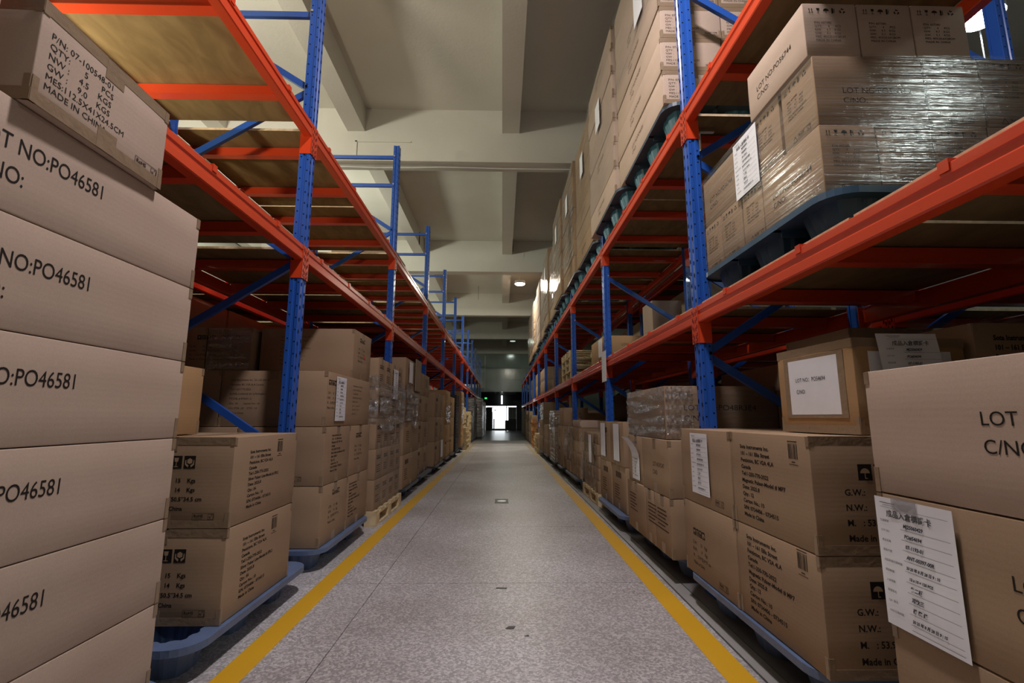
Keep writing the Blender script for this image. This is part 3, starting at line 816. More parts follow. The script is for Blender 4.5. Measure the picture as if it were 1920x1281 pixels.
def beam(s, X, Y0, L, zt, label, group, front=True, parts=True):
    """step beam with two L-shaped hooked end plates; Y0..Y0+L between posts; zt top"""
    o = empty('rack_beam', (X, Y0, zt)); tag(o, label, 'rack beam', group)
    k = (s, round(L, 3))
    if k not in _bm:
        P = [(.004, -.004), (.004, -.030), (-.002, -.036), (-.002, -.052), (.004, -.058), (.004, -.092), (0, -.098), (-.046, -.098), (-.048, -.094),
             (-.048, -.024), (-.020, -.024), (-.020, 0), (0, 0)]
        b = MB(); b.prism([(s*x, z) for x, z in P], .003, L-.003, 'y', M_['orange']); me = b.mesh('beam_profile')
        def plate(yp, d):
            c = MB(); m = M_['orange']
            # leg on the post flank, leg on the aisle face
            x0, x1 = sorted((s*.006, -s*.070)); ya, yb = sorted((yp, yp+d*.004))
            c.box(x0, x1, ya, yb, -.215, .0, m)
            x0, x1 = sorted((s*.0015, s*.006)); ya, yb = sorted((yp+d*.004, yp-d*.038))
            c.box(x0, x1, ya, yb, -.213, -.002, m)
            return c.mesh('end_plate')
        def slots(yp, d):
            c = MB(); e = s*.0066
            for zz in (-.03, -.075, -.12, -.165, -.195):
                for dy in (.012, .028):
                    y = yp-d*dy; z = zz-(.012 if dy > .02 else 0)
                    c.face([(e, y-.004, z-.011), (e, y+.004, z-.011), (e, y+.004, z+.011), (e, y-.004, z+.011)], M_['hole'])
            return c.mesh('hook_slots', False)
        _bm[k] = (me, plate(0, 1), plate(L, -1), slots(0, 1), slots(L, -1))
    me, p0, p1, s0, s1 = _bm[k]
    mobj('beam_profile', me, o)
    a = mobj('end_plate', p0, o); b_ = mobj('end_plate', p1, o)
    if parts: mobj('hook_slots', s0, a)['kind'] = 'stuff'; mobj('hook_slots', s1, b_)['kind'] = 'stuff'
    return o
_cb = {}
def crossbar(s, X, Y, zt, D, label, group):
    k = (s, D)
    if k not in _cb:
        b = MB(); m = M_['orange']
        x0, x1 = sorted((-s*.05, -s*(D-.05)))
        b.box(x0, x1, 0, .004, -.062, -.006, m); b.box(x0, x1, .036, .040, -.062, -.006, m); b.box(x0, x1, -.008, .048, -.066, -.062, m); b.box(x0, x1, 0, .04, -.006, -.002, m)
        c = MB()
        for xa in (0, -s*D):
            g = s if xa == 0 else -s
            for (u0, u1, v0, v1) in ((-.05, .006, -.001, .003), (.0045, .008, -.022, .010), (-.022, .006, .003, .010)):
                xx = sorted((xa+g*u0, xa+g*u1)); c.box(xx[0], xx[1], .005, .035, v0, v1, m)
        _cb[k] = (b.mesh('shelf_crossbar'), c.mesh('hook'))
    o = mobj('shelf_crossbar', _cb[k][0], None, (X, Y, zt)); tag(o, label, 'crossbar', group)
    h = mobj('hook', _cb[k][1], o)
    return o
_sb = {}
def board(x0, x1, y0, y1, z, label, group):
    k = (round(x1-x0, 3), round(y1-y0, 3))
    if k not in _sb:
        b = MB(); a, c = (x1-x0)/2, (y1-y0)/2
        b.box(-a, a, -c, c, 0, .016, M_['ply']); b.v[:] = b.v
        me = b.mesh('shelf_board'); me.materials.append(M_['edge'])
        for p in me.polygons:
            if abs(p.normal.z) < .5: p.material_index = 1
        _sb[k] = me
    o = mobj('shelf_board', _sb[k], None, ((x0+x1)/2, (y0+y1)/2, z)); tag(o, label, 'shelf board', group)
    return o
def rack(s, X, Y0, D, H, levels, bays, kfirst, side, skip=(), nearmax=3):
    """Y0: near face of post number 0"""
    for k in range(kfirst, bays+1):
        h = H if not callable(H) else H(k)
        upright(s, X, Y0+k*BAY, h, D, 'blue perforated upright frame, %s from the camera, %s' % (ORD[k-kfirst], side), 'upright frames, ' + side, k <= nearmax)
    for k in range(kfirst, bays):
        y0 = Y0+k*BAY+.082; L = BAY-.082
        for ln, zt in levels:
            if (ln, k) in skip: continue
            for X_, sg, nm in ((X, s, 'front'), (X-s*D, -s, 'back')):
                beam(sg, X_, y0, L, zt, 'orange %s beam of the %s shelf, %s bay, %s' % (nm, ln, ORD[k-kfirst], side), 'orange beams, ' + side, parts=k <= 2)
            for j, off in enumerate((.21, .81, 1.41, 2.01)):
                crossbar(s, X, y0+off, zt, D, '%s orange crossbar under the %s shelf, %s bay, %s' % (ORD[j], ln, ORD[k-kfirst], side), 'crossbars, ' + side)
            xa, xb = sorted((X-s*.022, X-s*(D-.022)))
            for j in range(2):
                board(xa, xb, y0+.01+j*(L/2), y0+.01+(j+1)*(L/2)-.022, zt+.0035, '%s plywood board of the %s shelf, %s bay, %s' % (('nearer', 'farther')[j], ln, ORD[k-kfirst], side), 'plywood shelf boards, ' + side)
LX, LY0 = -1.262, 2.898
RX, RY0 = 1.12, 2.642
rack(1, LX, LY0, 1.0, 4.187, (('lower', 2.003), ('upper', 2.842)), 10, -1, 'left of the aisle')
rack(-1, RX, RY0, 1.0, lambda k: 4.19 if k <= 0 else 2.98, (('lower', 1.565), ('upper', 2.822)), 10, -1, 'right of the aisle')
rack(1, 3.26, RY0, 1.0, lambda k: 4.19 if k <= 0 else 2.98, (('lower', 1.565), ('upper', 2.822)), 3, -1, 'row behind the loaded one', nearmax=0, skip=(('upper', -1), ('upper', 0)))

rack(1, -2.36, LY0, 1.0, 2.25, (('lower', 2.003),), 4, -1, 'short row behind the tall one', nearmax=-5)

# ------------------------------------------------------------------ goods, left side of the aisle
def films(name, x0, x1, y0, y1, z0, z1, label, mat='film', faces=('x',), s=1, wr=.004, nz=14, nu=14, seedv=1, slant=0.0, band=False):
    """loose stretch film lying over the faces of a load; s: +1 aisle face at x1, -1 aisle face at x0"""
    rnd = random.Random(seedv); b = MB(); m = M_[mat]
    def patch(P, Q, nrm):
        g = {}
        rows = [rnd.uniform(0, wr) for _ in range(nz+1)]
        for i in range(nu+1):
            for j in range(nz+1):
                t = i/nu; k = j/nz
                p = Vector(P).lerp(Vector(Q), t); d = (rows[j]*(.75+.5*math.sin(i*.9+j*2.1)) if band else rnd.uniform(0, wr)) + .003
                edge = slant*math.sin(t*5+seedv)*.05 if j in (0, nz) else 0
                g[i, j] = (p.x+nrm[0]*d, p.y+nrm[1]*d, z0+(z1-z0)*k+rnd.uniform(-.3, .3)*(z1-z0)/nz*.5 + edge)
        for i in range(nu):
            for j in range(nz): b.face([g[i, j], g[i+1, j], g[i+1, j+1], g[i, j+1]], m)
    xa = x1 if s > 0 else x0
    if 'x' in faces: patch((xa, y0, 0), (xa, y1, 0), (s, 0))
    if '-y' in faces: patch((x0, y0, 0), (x1, y0, 0), (0, -1))
    if 'top' in faces:
        n = 8; h = [[z1+.003+rnd.uniform(0, wr) for _ in range(n+1)] for _ in range(n+1)]
        for i in range(n):
            for j in range(n):
                X = lambda a: x0+(x1-x0)*a/n; Y = lambda a: y0+(y1-y0)*a/n
                b.face([(X(i), Y(j), h[i][j]), (X(i+1), Y(j), h[i+1][j]), (X(i+1), Y(j+1), h[i+1][j+1]), (X(i), Y(j+1), h[i][j+1])], m)
    me = b.mesh('stretch_film', False, smooth=True)
    o = mobj('stretch_film', me); tag(o, label, 'stretch film'); return o

def at_face(s): return '+x' if s > 0 else '-x'
G = 'cartons in the stack of long lot cartons at the near end, left of the aisle'
plastic_pallet(0, .53, 1.62, -2.05, -.99, 0, 'plastic', 'blue plastic pallet under the long lot carton stack left of the aisle')
zt = .136
LP = [('+x', 'lot46581', .435, None)]
for k in range(6):
    h = .2425
    carton(-1.44, -1.03, .53, 1.555, zt+.001, zt+h, 'pink', 'long pale carton printed LOT NO:PO46581, %s layer from the floor' % ORD[k], G,
           [('+x', 'lot46581', .335, .130), ('+y', 'pn1', .05, .17)], 'y', var=k % 2)
    carton(-1.87, -1.445, .53, 1.555, zt+.001, zt+h, 'pink', 'pale carton hidden behind the PO46581 carton of the %s layer' % ORD[k], G, tape=False)
    zt += h
zt += .001
o = carton(-2.10, -1.01, .918, 1.325, zt, zt+.245, 'pink', 'pale carton with part number text lying crosswise on top of the lot cartons', 'crosswise part number cartons',
       [('+x', 'pn1', .026, .168), ('+x', 'rohs', .300, .022)], 'x', band=2, rz=.025)
o = carton(-2.13, -1.04, .535, .890, zt, zt+.245, 'pink', 'pale carton at the picture edge, taped corner, beside the crosswise part number carton', 'crosswise part number cartons',
       [], 'x', band=2, rz=-.02)

G = 'kraft instrument cartons on the first blue pallet, left of the aisle'
plastic_pallet(0, 1.80, 2.83, -2.12, -1.065, 0, 'plastic', 'blue plastic pallet with open foot cups under the two instrument cartons')
for k, (z0, z1) in enumerate(((.137, .492), (.494, .848))):
    carton(-1.60, -1.082, 1.994, 2.585, z0, z1, 'tan', ('lower', 'upper')[k]+' kraft carton printed 34.5 cm on the blue pallet beside the long lot cartons', G,
           [('+x', 'spl2', .125, .290-.01), ('+x', 'bar', .375, .270), ('-y', 'icons', .162, .229), ('-y', 'gw34', .20, .175), ('-y', 'rohs', .375, .03)], 'y', corners=True, bulge=.004, band=1)
    carton(-2.12, -1.605, 1.994, 2.585, z0, z1, 'tan', ('lower', 'upper')[k]+' kraft carton at the back of the first blue pallet', G, tape=False)
carton(-1.93, -1.432, 1.86, 2.31, .850, 1.158, 'gold', 'plain golden brown carton standing on the kraft instrument cartons')

G = 'kraft cartons on the second blue pallet, left of the aisle'
plastic_pallet(0, 3.03, 4.10, -2.17, -1.075, 0, 'plastic', 'blue plastic pallet carrying four layers of kraft cartons by the first tall post')
def two(z0, z1, lab, ptsA, ptsB, mat='tan'):
    carton(-1.66, -1.115, 3.074, 3.575, z0, z1, mat, 'nearer kraft carton, %s, on the second blue pallet' % lab, G, ptsA, 'x', bulge=.003)
    carton(-1.66, -1.118, 3.580, 4.11, z0, z1, mat, 'farther kraft carton, %s, on the second blue pallet' % lab, G, ptsB, 'x', bulge=.003)
    carton(-2.18, -1.665, 3.074, 4.11, z0, z1, mat, 'kraft carton at the back, %s, on the second blue pallet' % lab, G, [('-y', 'iconsm', .2, .23)], 'x', tape=False)
two(.137, .502, 'bottom layer', [('+x', 'iconsm', .20, .285), ('+x', 'gw', .14, .21)], [('+x', 'spl2', .05, .30)])
two(.504, .866, 'second layer', [('+x', 'spl2', .13, .30), ('-y', 'iconsm', .19, .26), ('-y', 'rohs', .33, .03)], [('+x', 'iconsm', .16, .27), ('+x', 'gw', .13, .20)])
o = carton(-1.80, -1.130, 3.09, 4.10, .868, 1.224, 'tan', 'wide kraft carton with a long paper card, third layer on the second blue pallet', G,
       [('-y', 'pcba', .06, .29), ('+x', 'iconsm', .04, .27), ('+x', 'gw', .03, .21), ('+x', 'pcba', .55, .29)], 'y', bulge=.004)
sheet(o, '+x', (.67, 1.01, .356), .165, .035, .205, .300)
carton(-2.33, -1.805, 3.09, 4.10, .868, 1.224, 'tan', 'kraft carton left of the wide one behind the blue post, third layer', G, [('-y', 'icons', .10, .24), ('-y', 'gw', .1, .16)], 'y', bulge=.003)
carton(-1.86, -1.150, 3.66, 4.14, 1.226, 1.608, 'tan', 'top kraft carton with a red sticker under the lower orange beam', G,
       [('-y', 'pcba', .15, .31), ('+x', 'iconsm', .16, .30), ('+x', 'gw', .12, .235), ('+x', flat([disc(0, 0, .014)], M_['red']), .30, .19)], 'x', bulge=.003)
for k, (a, c) in enumerate(((-2.23, -1.90), (-2.41, -2.24))):
    o = carton(a, c, 3.60, 4.05, 1.226, 1.600, 'dim', ('glossy film wrapped', 'dull')[k]+' olive carton at the back of the top layer behind the blue post', G,
           [('-y', 'iconsm', .10, .28), ('-y', 'gw', .05, .22)], 'x', bulge=.002)
films('w', -2.225, -1.905, 3.60, 4.05, 1.23, 1.598, 'clear film over the olive carton behind the blue post', 'filmx', ('-y',), 1, .004, 6, 6, 8)

G = 'small cartons in the tall wrapped stack on the wooden pallet, left of the aisle'
wooden_pallet(-2.10, -1.075, 4.275, 5.31, 0, .128, 'wood', 'wooden pallet under the tall wrapped stack, left of the aisle')
zz = [.129, .388, .648, .918, 1.195, 1.460]
for k in range(5):
    for j in range(4):
        y0 = 4.285+j*.256
        carton(-1.50, -1.105 - (.006 if k > 1 else 0), y0, y0+.252, zz[k]+.001, zz[k+1], 'tan', 'small carton, %s column, %s layer, tall wooden pallet stack' % (ORD[j], ORD[k]), G,
               [('+x', 'iconsm', .05, .17), ('+x', flat([rect(0, .12, i*.018, i*.018+.006) for i in range(4)], M_['fadeink']), .05, .06)] if True else [], 'x', corners=False, tape=(k in (2, 4)))
    carton(-2.05, -1.505, 4.285, 5.305, zz[k]+.001, zz[k+1], 'tan', 'broad carton at the back, %s layer, tall wooden pallet stack' % ORD[k], G, tape=False)
films('w', -1.5, -1.100, 4.29, 5.31, .84, 1.26, 'bright crumpled film around the middle of the tall stack on the wooden pallet', 'filmx', ('x', '-y'), 1, .016, 16, 14, 3, 1.0)
films('w', -1.5, -1.100, 4.29, 5.31, .14, .84, 'thin film around the lower layers of the stack on the wooden pallet', 'film', ('x',), 1, .008, 16, 12, 4)
lab = one('identification_card', lambda b: b.box(0, .002, 0, .20, 0, .30, M_['paper']), None, (-1.096, 4.83, 1.11)); tag(lab, 'white paper card hanging on the wrapped wooden pallet stack', 'card')
p = mobj('writing', card_print(.20, .30), lab); p.matrix_local = Matrix(((0,0,1,.0035),(1,0,0,0),(0,1,0,0),(0,0,0,1)))

def stack(side, phrase, xf, dx, y0, y1, zs, ncol, mat='tan', pal='plasticd', prt=None, back=False, jx=.006, tape=True, palm=None, xback=2.0):
    """one palletised stack: ncol columns along the aisle, a second row behind"""
    s = 1 if side == 'L' else -1
    sidew = 'left of the aisle' if side == 'L' else 'right of the aisle'
    G = 'cartons of %s, %s' % (phrase, sidew)
    rnd = random.Random(phrase)
    w = (y1-y0)/ncol
    for k in range(len(zs)-1):
        for j in range(ncol):
            jj = rnd.uniform(0, jx); xa = xf*1.0 - s*jj; xb = xa - s*dx
            a, c = sorted((xa, xb))
            carton(a, c, y0+j*w+.002, y0+(j+1)*w-.002, zs[k]+.0012, zs[k+1], mat, '%s carton, %s layer, %s' % (ORD[j] if ncol > 1 else 'front', ORD[k], phrase + ' ' + sidew), G,
                   prt[(k*ncol+j) % len(prt)] if prt else [], 'x', corners=False, tape=tape, var=(j+k) % 2)
        if back:
            a, c = sorted((xf-s*(dx+.012), s*-xback if side == 'L' else xback))
            carton(a, c, y0+.002, y1-.002, zs[k]+.0012, zs[k+1], mat, 'rear carton, %s layer, %s' % (ORD[k], phrase + ' ' + sidew), G, tape=False)
ic = flat([rect(i*.05, i*.05+.04, 0, .05) for i in range(4)], M_['fadeink'])
tx = flat([rect(0, .16+.05*math.sin(i*3), -i*.022, -i*.022+.007) for i in range(6)], M_['fadeink'])
lines = [[('+x', ic, .12, .26), ('+x', tx, .10, .20)], [('+x', tx, .16, .25)]]
linesR = [[('-x', ic, .08, .26), ('-x', tx, .07, .20)], [('-x', tx, .10, .25)]]
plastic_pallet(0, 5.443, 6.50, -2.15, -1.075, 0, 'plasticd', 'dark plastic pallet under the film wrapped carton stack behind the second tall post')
stack('L', 'stack with the torn film', -1.10, .52, 5.445, 6.42, [.137, .505, .873, 1.24, 1.61], 1, prt=lines)
films('w', -1.6, -1.095, 5.445, 6.20, .86, 1.26, 'torn glistening film hanging over the second dark pallet stack', 'filmx', ('x', '-y'), 1, .020, 12, 12, 13, 1.5)
lab = one('identification_card', lambda b: b.box(0, .002, 0, .21, 0, .25, M_['paper']), None, (-1.094, 5.62, 1.33)); tag(lab, 'white paper card on the top layer of the torn film stack', 'card')
lab = one('flat_carton', lambda b: b.box(0, .006, 0, .40, 0, .40, M_['dim']), None, (-1.091, 5.98, 1.255)); tag(lab, 'flattened dull carton sheet leaning on the torn film stack', 'cardboard sheet')
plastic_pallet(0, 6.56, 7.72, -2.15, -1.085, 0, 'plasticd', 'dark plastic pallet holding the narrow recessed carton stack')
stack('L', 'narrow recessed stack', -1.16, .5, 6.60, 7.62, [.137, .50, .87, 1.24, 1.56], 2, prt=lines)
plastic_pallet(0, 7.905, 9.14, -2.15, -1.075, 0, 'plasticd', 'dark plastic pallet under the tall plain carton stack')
stack('L', 'tall plain stack with one card', -1.10, .52, 7.91, 9.12, [.137, .53, .933, 1.337], 2, prt=lines, mat='tan')
lab = one('identification_card', lambda b: b.box(0, .002, 0, .30, 0, .30, M_['paper']), None, (-1.094, 8.70, .22)); tag(lab, 'white paper card low on the tall plain stack', 'card')
plastic_pallet(0, 9.40, 10.262, -2.15, -1.085, 0, 'plasticd', 'dark plastic pallet under the stack with a clear film sleeve')
stack('L', 'four layer stack with film sleeve', -1.11, .52, 9.42, 10.26, [.137, .437, .78, 1.13, 1.46], 1, prt=lines, mat='gold')
films('w', -1.6, -1.105, 9.42, 10.26, .82, 1.16, 'clear film sleeve around the four layer golden stack', 'filmh', ('x',), 1, .012, 8, 8, 14)
stack('L', 'lower golden stack', -1.12, .50, 10.37, 11.28, [.137, .50, .93, 1.37], 1, prt=lines, mat='gold')
plastic_pallet(0, 10.36, 11.30, -2.15, -1.085, 0, 'plasticd', 'dark plastic pallet under the lower golden stack')
G = 'dark trays in the tray tower, left of the aisle'
for k in range(20):
    o = empty('storage_tray', (-1.38, 11.78, .137+k*.066)); tag(o, 'black ribbed storage tray, %s from the bottom of the tray tower' % ORD[k], 'tray', G)
    if k == 0:
        def tb(b):
            m = M_['darkgrey']; b.box(-.29, .29, -.38, .38, 0, .008, m)
            for (a, c, d, e) in ((-.29, -.28, -.38, .38), (.28, .29, -.38, .38), (-.28, .28, -.38, -.37), (-.28, .28, .37, .38)): b.box(a, c, d, e, .008, .060, m)
        t0 = MB(); tb(t0); t0 = t0.mesh('tray_body')
        t1 = MB(); t1.box(-.30, .30, -.39, .39, .048, .058, M_['black']); t1.box(-.30, .30, -.39, .39, .012, .018, M_['black']); t1 = t1.mesh('rim')
    mobj('tray_body', t0, o); mobj('rim', t1, o)
plastic_pallet(0, 11.36, 12.22, -2.15, -1.055, 0, 'plasticd', 'dark plastic pallet under the black tray tower')
plastic_pallet(0, 12.82, 13.64, -2.15, -1.06, 0, 'plasticd', 'dark plastic pallet under the last carton stack before the wooden pallets')
stack('L', 'stack beside the tray tower', -1.09, .52, 12.82, 13.62, [.137, .55, .95, 1.30, 1.62], 1, prt=lines, mat='gold')
films('w', -1.6, -1.085, 12.82, 13.62, .75, 1.58, 'shining film around the stack beside the tray tower', 'filmh', ('x',), 1, .012, 8, 8, 15)

def pallet_pile(x0, x1, y0, y1, n, phrase, mat='wood', H=.125, z=0):
    for k in range(n):
        r = random.Random(phrase+str(k)); d = r.uniform(-.02, .02)
        b = MB(); m = M_[mat]; LX_, LY_ = x1-x0, y1-y0
        for i in range(5): b.box(-LX_/2, LX_/2, -LY_/2+(LY_-.1)*i/4, -LY_/2+(LY_-.1)*i/4+.1, H-.02, H-.001, m)
        for i in (-1, 0, 1):
            xx = i*(LX_/2-.05)
            b.box(xx-.05, xx+.05, -LY_/2, LY_/2, 0, .018, m)
            for j in (-1, 0, 1): b.box(xx-.05, xx+.05, j*(LY_/2-.065)-.065, j*(LY_/2-.065)+.065, .018, H-.02, m)
        key = ('pile', round(LX_, 2), round(LY_, 2), mat, H)
        if key not in _pl: _pl[key] = b.mesh('wooden_pallet')
        o = mobj('wooden_pallet', _pl[key], None, ((x0+x1)/2+d, (y0+y1)/2+d, z+k*H), d*.6)
        tag(o, 'pale wooden pallet, %s from the bottom of %s' % (ORD[k], phrase), 'pallet', 'wooden pallets in '+phrase)
pallet_pile(-2.0, -1.02, 13.95, 15.1, 5, 'the low pile beside the shining stack')
pallet_pile(-2.1, -1.22, 15.32, 16.4, 10, 'the high pile behind the low one')
pallet_pile(-2.1, -1.12, 16.47, 17.55, 9, 'the farthest left pile')
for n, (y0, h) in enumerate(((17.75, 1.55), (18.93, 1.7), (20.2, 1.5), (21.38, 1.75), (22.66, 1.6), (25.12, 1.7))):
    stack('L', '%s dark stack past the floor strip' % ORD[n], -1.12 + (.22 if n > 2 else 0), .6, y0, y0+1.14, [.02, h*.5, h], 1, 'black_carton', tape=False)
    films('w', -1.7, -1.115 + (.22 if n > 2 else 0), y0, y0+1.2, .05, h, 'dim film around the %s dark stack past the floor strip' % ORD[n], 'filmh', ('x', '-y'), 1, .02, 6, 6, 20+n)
# goods on the upper left shelf and added light blockers behind
G = 'cartons lying on the upper shelf, left of the aisle'
for n, (y0, y1, x1, h, mt) in enumerate(((5.75, 6.6, -1.40, .22, 'dim'), (6.75, 7.6, -1.42, .20, 'dim'), (8.6, 9.6, -1.38, .24, 'dim'), (11.2, 12.2, -1.42, .25, 'dim'), (16.2, 17.0, -1.4, .3, 'pink'))):
    carton(-2.15, x1, y0, y1, 2.864, 2.864+h, mt, '%s low carton on the upper shelf left of the aisle' % ORD[n], G, corners=False)
G = 'added light-blocking cartons in the short row behind the tall one'
for n in range(10):  # invented cartons that keep side aisle light from under the shelves
    y0 = LY0+.1+(n//2-1)*BAY+(n%2)*1.17
    carton(-3.28, -2.42, y0, y0+1.14, .02, 1.86, 'dim', 'large added light-blocking carton, %s place, short row behind the tall one' % ORD[n], G, tape=False)

# ------------------------------------------------------------------ goods, right side of the aisle, on the floor
G = 'long lot cartons at the near end, right of the aisle'
plastic_pallet(0, .27, 1.28, .93, 2.05, 0, 'plastic', 'blue plastic pallet under the near right lot cartons')
for k, (z0, z1) in enumerate(((.137, .438), (.440, .744), (.746, 1.052))):
    o = carton(.962, 1.46, .28, 1.245, z0, z1, 'tan' if k < 2 else 'pink', ('bottom', 'middle', 'top')[k]+' long carton printed LOT NO in black, right of the aisle at the near end', G,
           [('-x', 'lot54694', .294 if k == 2 else .308, .17)], 'y', bulge=.002)
    if k == 1:
        c = sheet(o, '-x', (.498, .965, .304), .0, -.005, .212, .300, True)
        t = one('tape', lambda b: b.box(.055, .125, .272, .305, .0042, .005, M_['yellowtape']), c)
    carton(1.465, 1.96, .28, 1.245, z0, z1, 'tan', ('bottom', 'middle', 'top')[k]+' long carton hidden behind the near right lot cartons', G, tape=False)
G = 'kraft cartons on the first blue pallet, right of the aisle'
plastic_pallet(0, 1.545, 2.63, .968, 2.10, 0, 'plastic', 'blue plastic pallet under the kraft cartons with barcodes', H=.153)
for k, (z0, z1) in enumerate(((.156, .506), (.508, .8725))):
    w = ('lower', 'upper')[k]
    carton(.983, 1.53, 1.537, 2.066, z0, z1, 'tan', w+' kraft carton with barcode and street address, nearer place, right of the aisle', G,
           [('-x', 'mp7', .080, .300), ('-x', 'bar', .415, .285), ('-y', 'icons', .15, .226), ('-y', 'gwbig', .100, .180)], 'y', bulge=.003 + .004*(1-k), band=1)
    o = carton(.979, 1.53, 2.072, 2.636, z0, z1, 'tan', w+' kraft carton with handling marks, farther place, right of the aisle', G,
           ([('-x', 'iconsm', .112, .190), ('-x', 'gw', .098, .146), ('-x', 'rohs', .38, .02)] if k == 0 else [('-x', 'rohs', .39, .025)]), 'y', bulge=.003)
    if k == 1: sheet(o, '-x', (.551, .564, .3645), .150, .052, .205, .293)
    carton(1.536, 2.08, 1.537, 2.066, z0, z1, 'tan', w+' kraft carton at the back, nearer place, right of the aisle', G, tape=False)
    carton(1.536, 2.08, 2.072, 2.636, z0, z1, 'tan', w+' kraft carton at the back, farther place, right of the aisle', G, tape=False)
o = carton(1.19, 1.60, 1.600, 2.015, .8745, 1.205, 'gold', 'golden brown carton with a framed white lot label, on the kraft cartons', None, [], 'y', rz=.045, band=2)
t = one('print', lambda b: (b.box(-.003, .0, -.165, .165, .055, .295, M_['tape'])), o, (-.205, 0, 0)); t.name = 'tape'
t = one('lot_label', lambda b: b.box(-.0035, .0, -.135, .135, .068, .282, M_['paper']), o, (-.2052, 0, 0)); t['label'] = 'white printed lot label'
p = mobj('writing', text_mesh('LOT NO：PO54694\nC/NO:', .0165, M_['ink'], .85, .045), t); p.matrix_local = Matrix(((0,0,-1,-.0042),(-1,0,0,.095),(0,1,0,.195),(0,0,0,1)))
t = one('lot_label', lambda b: b.box(-.19, .11, -.003, 0, .065, .283, M_['paper']), o, (.04, -.2078, 0)); t['label'] = 'blank white label'
crd = one('identification_card', lambda b: [b.face([(0+.0, .012*(t/6)**2*2, t*.05), (.21, .012*(t/6)**2*2, t*.05), (.21, .012*((t+1)/6)**2*2, (t+1)*.05), (0, .012*((t+1)/6)**2*2, (t+1)*.05)], M_['paper']) for t in range(6)], None, (1.27, 1.548, .915), 0, False, False)
tag(crd, 'loose handwritten paper card standing behind the near right lot cartons', 'card')
p = mobj('writing', card_print(.21, .30), crd); p.matrix_local = Matrix(((1,0,0,0),(0,0,-1,-.002),(0,1,0,0),(0,0,0,1)))
carton(1.64, 2.10, 1.600, 2.11, .8745, 1.262, 'tan', 'shaded kraft carton with large street address behind the golden carton', None, [('-y', 'mp7big', .07, .325)], 'y')
carton(1.60, 2.10, 2.13, 2.62, .8745, 1.345, 'dim', 'shaded dull carton behind the shaded kraft carton under the orange shelf', None, [], 'y')
films('w', 1.7, 2.05, 1.62, 2.08, 1.265, 1.275, 'crumpled film lying on the shaded kraft carton', 'haze', ('top',), 1, .03, 6, 6, 31)

G = 'kraft cartons on the second blue pallet, right of the aisle'
plastic_pallet(0, 2.86, 3.90, 1.0, 2.10, 0, 'plastic', 'blue plastic pallet carrying the wrapped lot carton')
for n, (a, c) in enumerate(((2.816, 3.118), (3.124, 3.308), (3.314, 3.757))):
    carton(.968, 1.50, a, c, .137, .466, 'tan', '%s carton of the bottom layer on the second blue pallet, right of the aisle' % ORD[n], G, [('-x', tx, .06, .24)], 'x', corners=(n == 0))
carton(.970, 1.50, 2.816, 3.345, .468, .797, 'tan', 'nearer faintly printed carton under the wrapped lot carton', G, [('-x', 'lotfaint', .22, .16), ('-y', flat([rect(0, .035, i*.024, i*.024+.012) for i in range(6)], M_['ink']), .12, .1)], 'x')
o = carton(.985, 1.50, 3.352, 3.757, .468, .797, 'tan', 'carton with a curled paper card under the wrapped lot carton', G, [], 'x')
sheet(o, '-x', (.515, .405, .329), .115, .02, .19, .300, curl=1.5)
for k, (a, c) in enumerate(((.137, .466), (.468, .797))): carton(1.506, 2.10, 2.83, 3.757, a, c, 'tan', ('bottom', 'upper')[k]+' rear carton on the second blue pallet, right of the aisle', G, tape=False)
carton(1.0, 1.70, 2.930, 3.80, .800, 1.125, 'tan', 'wide carton printed LOT NO wrapped in wrinkled film behind the first right post', G, [('-y', 'lot3e4', .115, .175)], 'y', tape=False)
carton(1.71, 2.20, 2.930, 3.80, .800, 1.10, 'tan', 'dull carton beside the wrapped wide lot carton', G, [], 'y', tape=False)
films('w', 1.0, 1.17, 2.925, 3.80, .80, 1.12, 'thick wrinkled film around the wide lot carton on the second blue pallet', 'filmx', ('x', '-y'), -1, .010, 20, 14, 9)
films('w', 1.17, 1.70, 2.925, 3.80, .81, 1.10, 'thin banded film over the near side of the wide lot carton', 'film', ('-y',), -1, .003, 26, 8, 10, band=True)

plastic_pallet(0, 3.98, 5.02, .965, 2.05, 0, 'plastic', 'grey blue pallet showing its deck edge in front of the third right stack')
stack('R', 'third stack', 1.02, .50, 4.05, 5.04, [.137, .514, .89], 2, prt=[[('-x', ic, .15, .27), ('-x', tx, .1, .2)]], jx=.01)
for n, y in enumerate((4.28, 4.84)):
    lab = one('identification_card', lambda b: b.box(-.002, 0, -.10, .10, 0, .32, M_['paper']), None, (1.012, y, .555)); tag(lab, ('nearer', 'farther')[n]+' paper card on the third stack right of the aisle', 'card')
wooden_pallet(1.015, 2.05, 5.19, 6.15, 0, .128, 'wood', 'wooden pallet under the low stack of small cartons, right of the aisle', parts=True)
stack('R', 'low stack of small parcels', 1.015, .40, 5.20, 6.14, [.130, .26, .39, .52, .64, .755], 3, prt=None, jx=.03, tape=True)
films('w', 1.01, 1.40, 5.20, 6.14, .14, .75, 'cloudy film over the low stack of small parcels', 'film', ('x',), -1, .02, 10, 10, 33)
lab = one('identification_card', lambda b: b.box(-.002, 0, -.07, .07, 0, .30, M_['paper']), None, (.985, 5.42, .44)); tag(lab, 'narrow paper card on the low stack of small parcels', 'card')
lab = one('hanging_film', lambda b: b.box(-.002, 0, -.05, .05, 0, .58, M_['haze']), None, (.985, 6.0, .17)); tag(lab, 'long cloudy film strip hanging on the small parcels', 'stretch film')
plastic_pallet(0, 6.30, 7.55, .97, 2.05, 0, 'plasticd', 'dark plastic pallet under the stack with draped plastic')
stack('R', 'stack with draped plastic', .998, .50, 6.337, 7.53, [.137, .30, .46, .62, .79], 3, prt=None, jx=.02)
